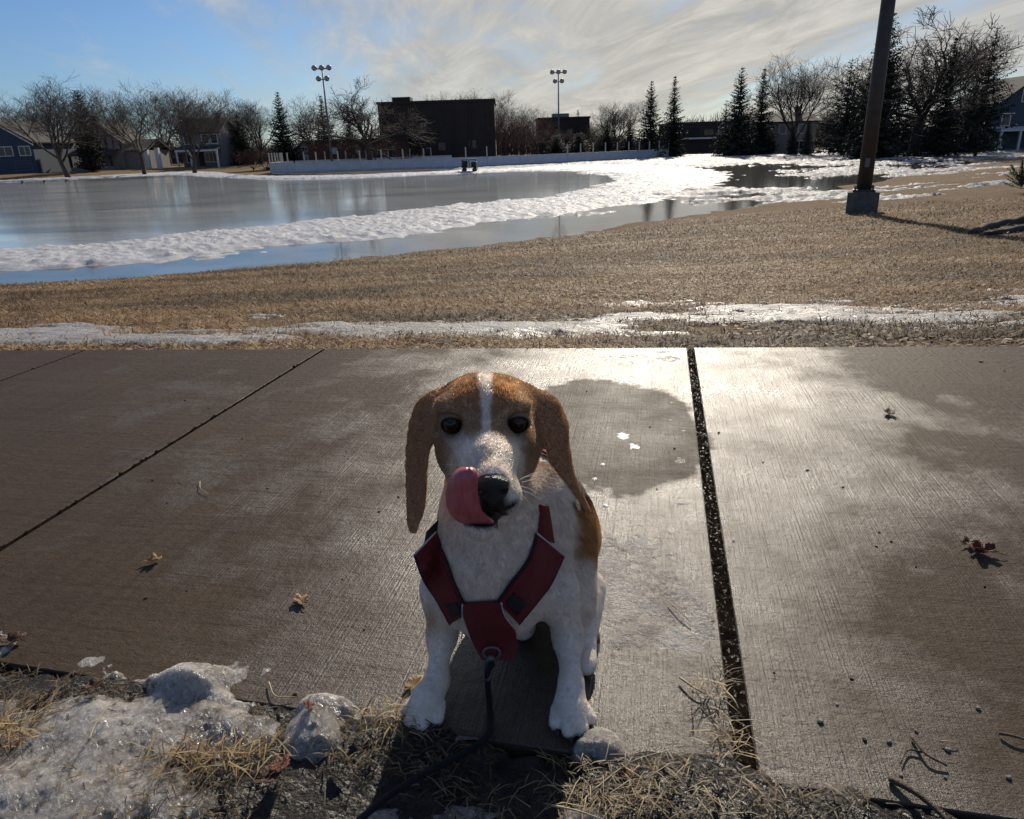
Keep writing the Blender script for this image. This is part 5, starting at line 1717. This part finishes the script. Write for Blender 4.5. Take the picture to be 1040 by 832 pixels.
for px, py, s in ((878, 752, .006), (300, 706, .006), (188, 407, .006), (212, 415, .004), (260, 405, .004), (246, 446, .005), (245, 463, .004), (820, 478, .006), (893, 541, .005), (856, 495, .005),
                  (660, 434, .006), (685, 456, .006), (596, 398, .006), (730, 440, .007), (996, 368, .008), (1020, 377, .006), (340, 430, .004), (155, 488, .005), (68, 515, .005), (405, 505, .005),
                  (170, 511, .004), (190, 600, .004), (148, 608, .005), (930, 576, .004), (1000, 596, .005), (775, 470, .005), (385, 520, .005), (865, 690, .004), (990, 835, .004), (370, 640, .004)):
    o = bpy.data.objects.new('debris_crumb', pr_.choice(cm)); COL.objects.link(o)
    q = on(px, py); s *= .62; o.location = (q[0], q[1], s * .35); o.scale = (s * pr_.uniform(.7, 1.6), s, s); o.rotation_euler = (0, 0, pr_.uniform(0, 6))
    tag(o, 'tiny dark crumb of debris lying on the damp concrete', 'debris', 'dark crumbs on the pavement')


# fallen leaves: lobed, curled, with a stalk
def leaf(px, py, size, rz, mat, label, curl=.35, seed=1, z=.004, tilt=(0, 0)):
    r = random.Random(seed)
    n = 34; out = []
    for k in range(n):
        a = 2 * math.pi * k / n
        rad2 = .55 + .30 * abs(math.cos(2.5 * a)) ** .8 + r.uniform(-.10, .12)
        if abs(a - math.pi) < .3: rad2 *= .75
        out.append((math.cos(a) * rad2, math.sin(a) * rad2 * .72))
    v = [(0, 0, 0)] + [(x * .55, y * .55, 0) for x, y in out] + [(x, y, 0) for x, y in out]
    f = [(0, 1 + k, 1 + (k + 1) % n) for k in range(n)] + [(1 + k, 1 + n + k, 1 + n + (k + 1) % n, 1 + (k + 1) % n) for k in range(n)]
    w = []
    for x, y, _ in v:
        zz_ = curl * (y * y * 1.4 + .35 * x * x) + .10 * math.sin(x * 5 + seed) * curl + r.uniform(0, .05)
        w.append((x * size, y * size, zz_ * size))
    q = on(px, py, z)
    o = empty('leaf', q, rz); o.rotation_euler = (tilt[0], tilt[1], rz)
    tag(o, label, 'leaf', 'fallen leaves')
    b_ = mesh('blade', w, f, M[mat], o, True)
    md_ = b_.modifiers.new('thick', 'SOLIDIFY'); md_.thickness = .0006
    MB().tube([(-.5 * size, 0, .05 * size), (-.95 * size, .08 * size, .12 * size), (-1.25 * size, .05 * size, .04 * size)], .0009, 5).build('stalk', M[mat], o)
    MB().tube([(-.5 * size, 0, .06 * size + .0008), (.1 * size, 0, .03 * size + .0012), (.75 * size, 0, .12 * size + .001)], .0005, 4).build('midrib', M[mat], o)


M['tan_leaf'] = material('dry_tan_leaf', (.40, .255, .12), .6, .35, 90, .4, 300, transl=.35)
M['red_leaf'] = material('dark_red_leaf', (.16, .040, .022), .5, .4, 90, .4, 300, transl=.3)
M['brown_leaf'] = material('dark_brown_leaf', (.085, .040, .020), .6, .4, 90, .4, 300, transl=.2)
leaf(155, 570, .020, .6, 'tan_leaf', 'curled golden dry leaf on the left slab', .8, 1)
leaf(306, 610, .020, 2.2, 'tan_leaf', 'torn tan leaf on the slab left of the dog', .5, 2)
leaf(903, 420, .026, 1.3, 'brown_leaf', 'curled dark brown leaf on the upper part of the right slab', .9, 3)
leaf(997, 560, .030, 2.7, 'red_leaf', 'curled dark red leaf at the right edge of the right slab', .9, 4)
leaf(984, 552, .018, .4, 'brown_leaf', 'small brown leaf touching the curled dark red one', .9, 14)
leaf(421, 695, .020, 1.0, 'tan_leaf', 'tan leaf lying just behind the left front paw', .4, 5)
leaf(695, 786, .020, .2, 'red_leaf', 'orange red leaf in the straw at the bottom right', .6, 6, .014)
leaf(640, 790, .016, 2.2, 'red_leaf', 'small russet leaf half under straw right of the paw', .6, 8, .012)
leaf(313, 716, .013, 1.9, 'red_leaf', 'small red leaf frozen onto the rounded ice lump', .3, 7, .030, (.5, 0))
leaf(270, 790, .022, .3, 'brown_leaf', 'brown leaf lying in the verge below the ice lump', .5, 9, .012)
leaf(285, 778, .018, 1.2, 'red_leaf', 'russet leaf scrap beside the brown leaf in the verge', .5, 10, .014)
leaf(10, 652, .028, .5, 'brown_leaf', 'dark shrivelled leaf at the left edge of the pavement', .6, 11)
leaf(96, 697, .018, .9, 'brown_leaf', 'dark brown leaf lying on the melting ice slab', .6, 12, .02)


# twigs and stems
M['twig_near'] = material('brown_twig', (.105, .070, .045), .7, .4, 90, .5, 300)
M['stem'] = material('pale_dry_stem', (.40, .32, .20), .6, .3, 90)


def twig(pts, r, mat, label, z=.004, fork=None):
    W = [on(x, y, z) for x, y in pts]; o = empty('twig', W[0]); tag(o, label, 'twig', 'twigs and stems on the ground')
    P = catmull(W, 6) - W[0]; P[:, 2] += np.abs(np.sin(np.linspace(0, 3.1, len(P)))) * r * 1.5
    MB().tube(list(P), list(np.linspace(r, r * .55, len(P))), 7).build('stem', M[mat], o, True)
    if fork:
        Q = catmull([on(x, y, z) for x, y in fork], 5) - W[0]
        MB().tube(list(Q), list(np.linspace(r * .7, r * .35, len(Q))), 6).build('side_shoot', M[mat], o, True)


twig([(904, 791), (928, 808), (952, 828), (975, 850)], .0042, 'twig_near', 'thick brown twig leaving the bottom right edge')
twig([(926, 748), (940, 768), (962, 778)], .0022, 'twig_near', 'bent thin twig lying right of the bottom middle', fork=[(936, 764), (922, 762), (915, 775)])
twig([(1015, 745), (1030, 750), (1055, 756)], .0022, 'twig_near', 'short pale twig cut by the right edge')
twig([(955, 753), (965, 754), (972, 755)], .0009, 'stem', 'tiny dry stem above the bent thin twig')
twig([(203, 489), (204, 497), (213, 503)], .0011, 'stem', 'pale curved stem on the slab left of the dog')
twig([(273, 693), (280, 708), (300, 708)], .0011, 'stem', 'pale bent stem near the ice lump')
twig([(345, 715), (365, 722), (372, 738), (370, 748)], .0012, 'stem', 'arched dry stem between ice lump and left paw', .012)
twig([(90, 752), (98, 735), (110, 720), (120, 712)], .0013, 'stem', 'pale forked stem standing on the melting ice slab', .03, fork=[(110, 720), (118, 722)])
twig([(600, 805), (640, 776), (680, 762)], .0013, 'stem', 'long pale stem over the verge right of the paw', .014)
twig([(560, 818), (590, 826), (625, 838)], .0013, 'stem', 'long pale stem at the bottom edge under the dog', .014)
twig([(678, 610), (688, 620), (702, 632)], .0012, 'stem', 'dry stem lying across the ice film by the joint', .006)
twig([(690, 688), (705, 700), (716, 705)], .0016, 'stem', 'pale stem sticking out left of the joint tuft', .006)
twig([(735, 700), (745, 712), (750, 720)], .0016, 'stem', 'pale stem sticking out right of the joint tuft', .006)
twig([(740, 770), (752, 778), (757, 780)], .0013, 'stem', 'short stem at the right side of the joint clump', .006)

# small white snow flecks
M['fleck'] = mat_snow('snow_fleck', (.72, .72, .72), .5, .5, 120, .1)
for px, py, s, lb in ((633, 443, .020, 'upper of the two large white snow flecks on the stain'), (644, 454, .017, 'lower of the two large white snow flecks on the stain'),
                      (604, 487, .008, 'small white fleck nearest the dog on the stain'), (612, 472, .007, 'small white fleck above the one nearest the dog'), (615, 514, .008, 'small white fleck below the stain')):
    r = random.Random(px); q = on(px, py); n = 16
    v = [(q[0], q[1], .004)] + [(q[0] + math.cos(2 * math.pi * k / n) * s * r.uniform(.5, 1.1), q[1] + math.sin(2 * math.pi * k / n) * s * 1.3 * r.uniform(.5, 1.1), .0005) for k in range(n)]
    tag(mesh('snow_fleck', v, [(0, 1 + k, 1 + (k + 1) % n) for k in range(n)], M['fleck'], smooth=True), lb, 'snow', 'snow flecks on the pavement')

# dark root flare and little pine at the right edge of the lawn
rt = empty('tree_root', on(1030, 232, -1.1)); rt.location.z = float(ground_z(rt.location.x, rt.location.y))
tag(rt, 'dark gnarled tree root running out of the right edge of the lawn', 'tree root')
for k, (pts, r) in enumerate(((((985, 238), (1005, 232), (1030, 229), (1060, 226), (1110, 224)), (.05, .12, .17, .22, .34)),
                              (((1000, 239), (1020, 237), (1050, 233), (1110, 228)), (.03, .07, .12, .25)), (((1030, 228), (1060, 222), (1110, 218)), (.05, .14, .3)))):
    W = []
    for (x, y) in pts:
        z = -1.0
        for _ in range(8):
            q = on(x, y, z); z = float(ground_z(q[0], q[1]))
        W.append(np.array([q[0], q[1], z + .02]))
    P = catmull(W, 8); ra_ = np.interp(np.linspace(0, 1, len(P)), np.linspace(0, 1, len(r)), r)
    rr3 = random.Random(k)
    MB().tube([p - np.array(rt.location) for p in P], [a * .62 * (1 + .12 * math.sin(i_ * 1.1 + k)) for i_, a in enumerate(ra_)], 10).build('root', M['bark'], rt, True)
z = -1.0
for _ in range(8):
    q = on(1036, 196, z); z = float(ground_z(q[0], q[1]))
pn = empty('pine_sapling', (q[0], q[1], z)); tag(pn, 'small green pine bush cut by the right edge of the lawn', 'shrub')
r = np.random.default_rng(31); V = []; segs = []
for k in range(46):
    a = r.uniform(0, 6.28); el = r.uniform(.05, 1.4); L = r.uniform(.35, .62)
    d = np.array([math.cos(a) * math.cos(el), math.sin(a) * math.cos(el), math.sin(el) * 1.1]); p0 = np.array([0, 0, .12 + r.uniform(0, .3)])
    segs.append((*p0, *(p0 + d * L), .010, .004))
    for s in np.linspace(.35, 1, 9):
        for _ in range(9):
            c = p0 + d * L * s; w = r.normal(0, 1, 3) + d * 1.2; w /= np.linalg.norm(w); sd = np.cross(w, r.normal(0, 1, 3)); sd *= .006 / np.linalg.norm(sd)
            V += [c - sd, c + sd, c + w * r.uniform(.06, .11)]
M['pine'] = material('pine_needles', (.045, .062, .022), .7, .35, 6, transl=.2)
mesh('foliage', V, np.arange(len(V)).reshape(-1, 3), M['pine'], pn)
mesh('branches', *tube_batch(segs, 5), M['bark'], pn)
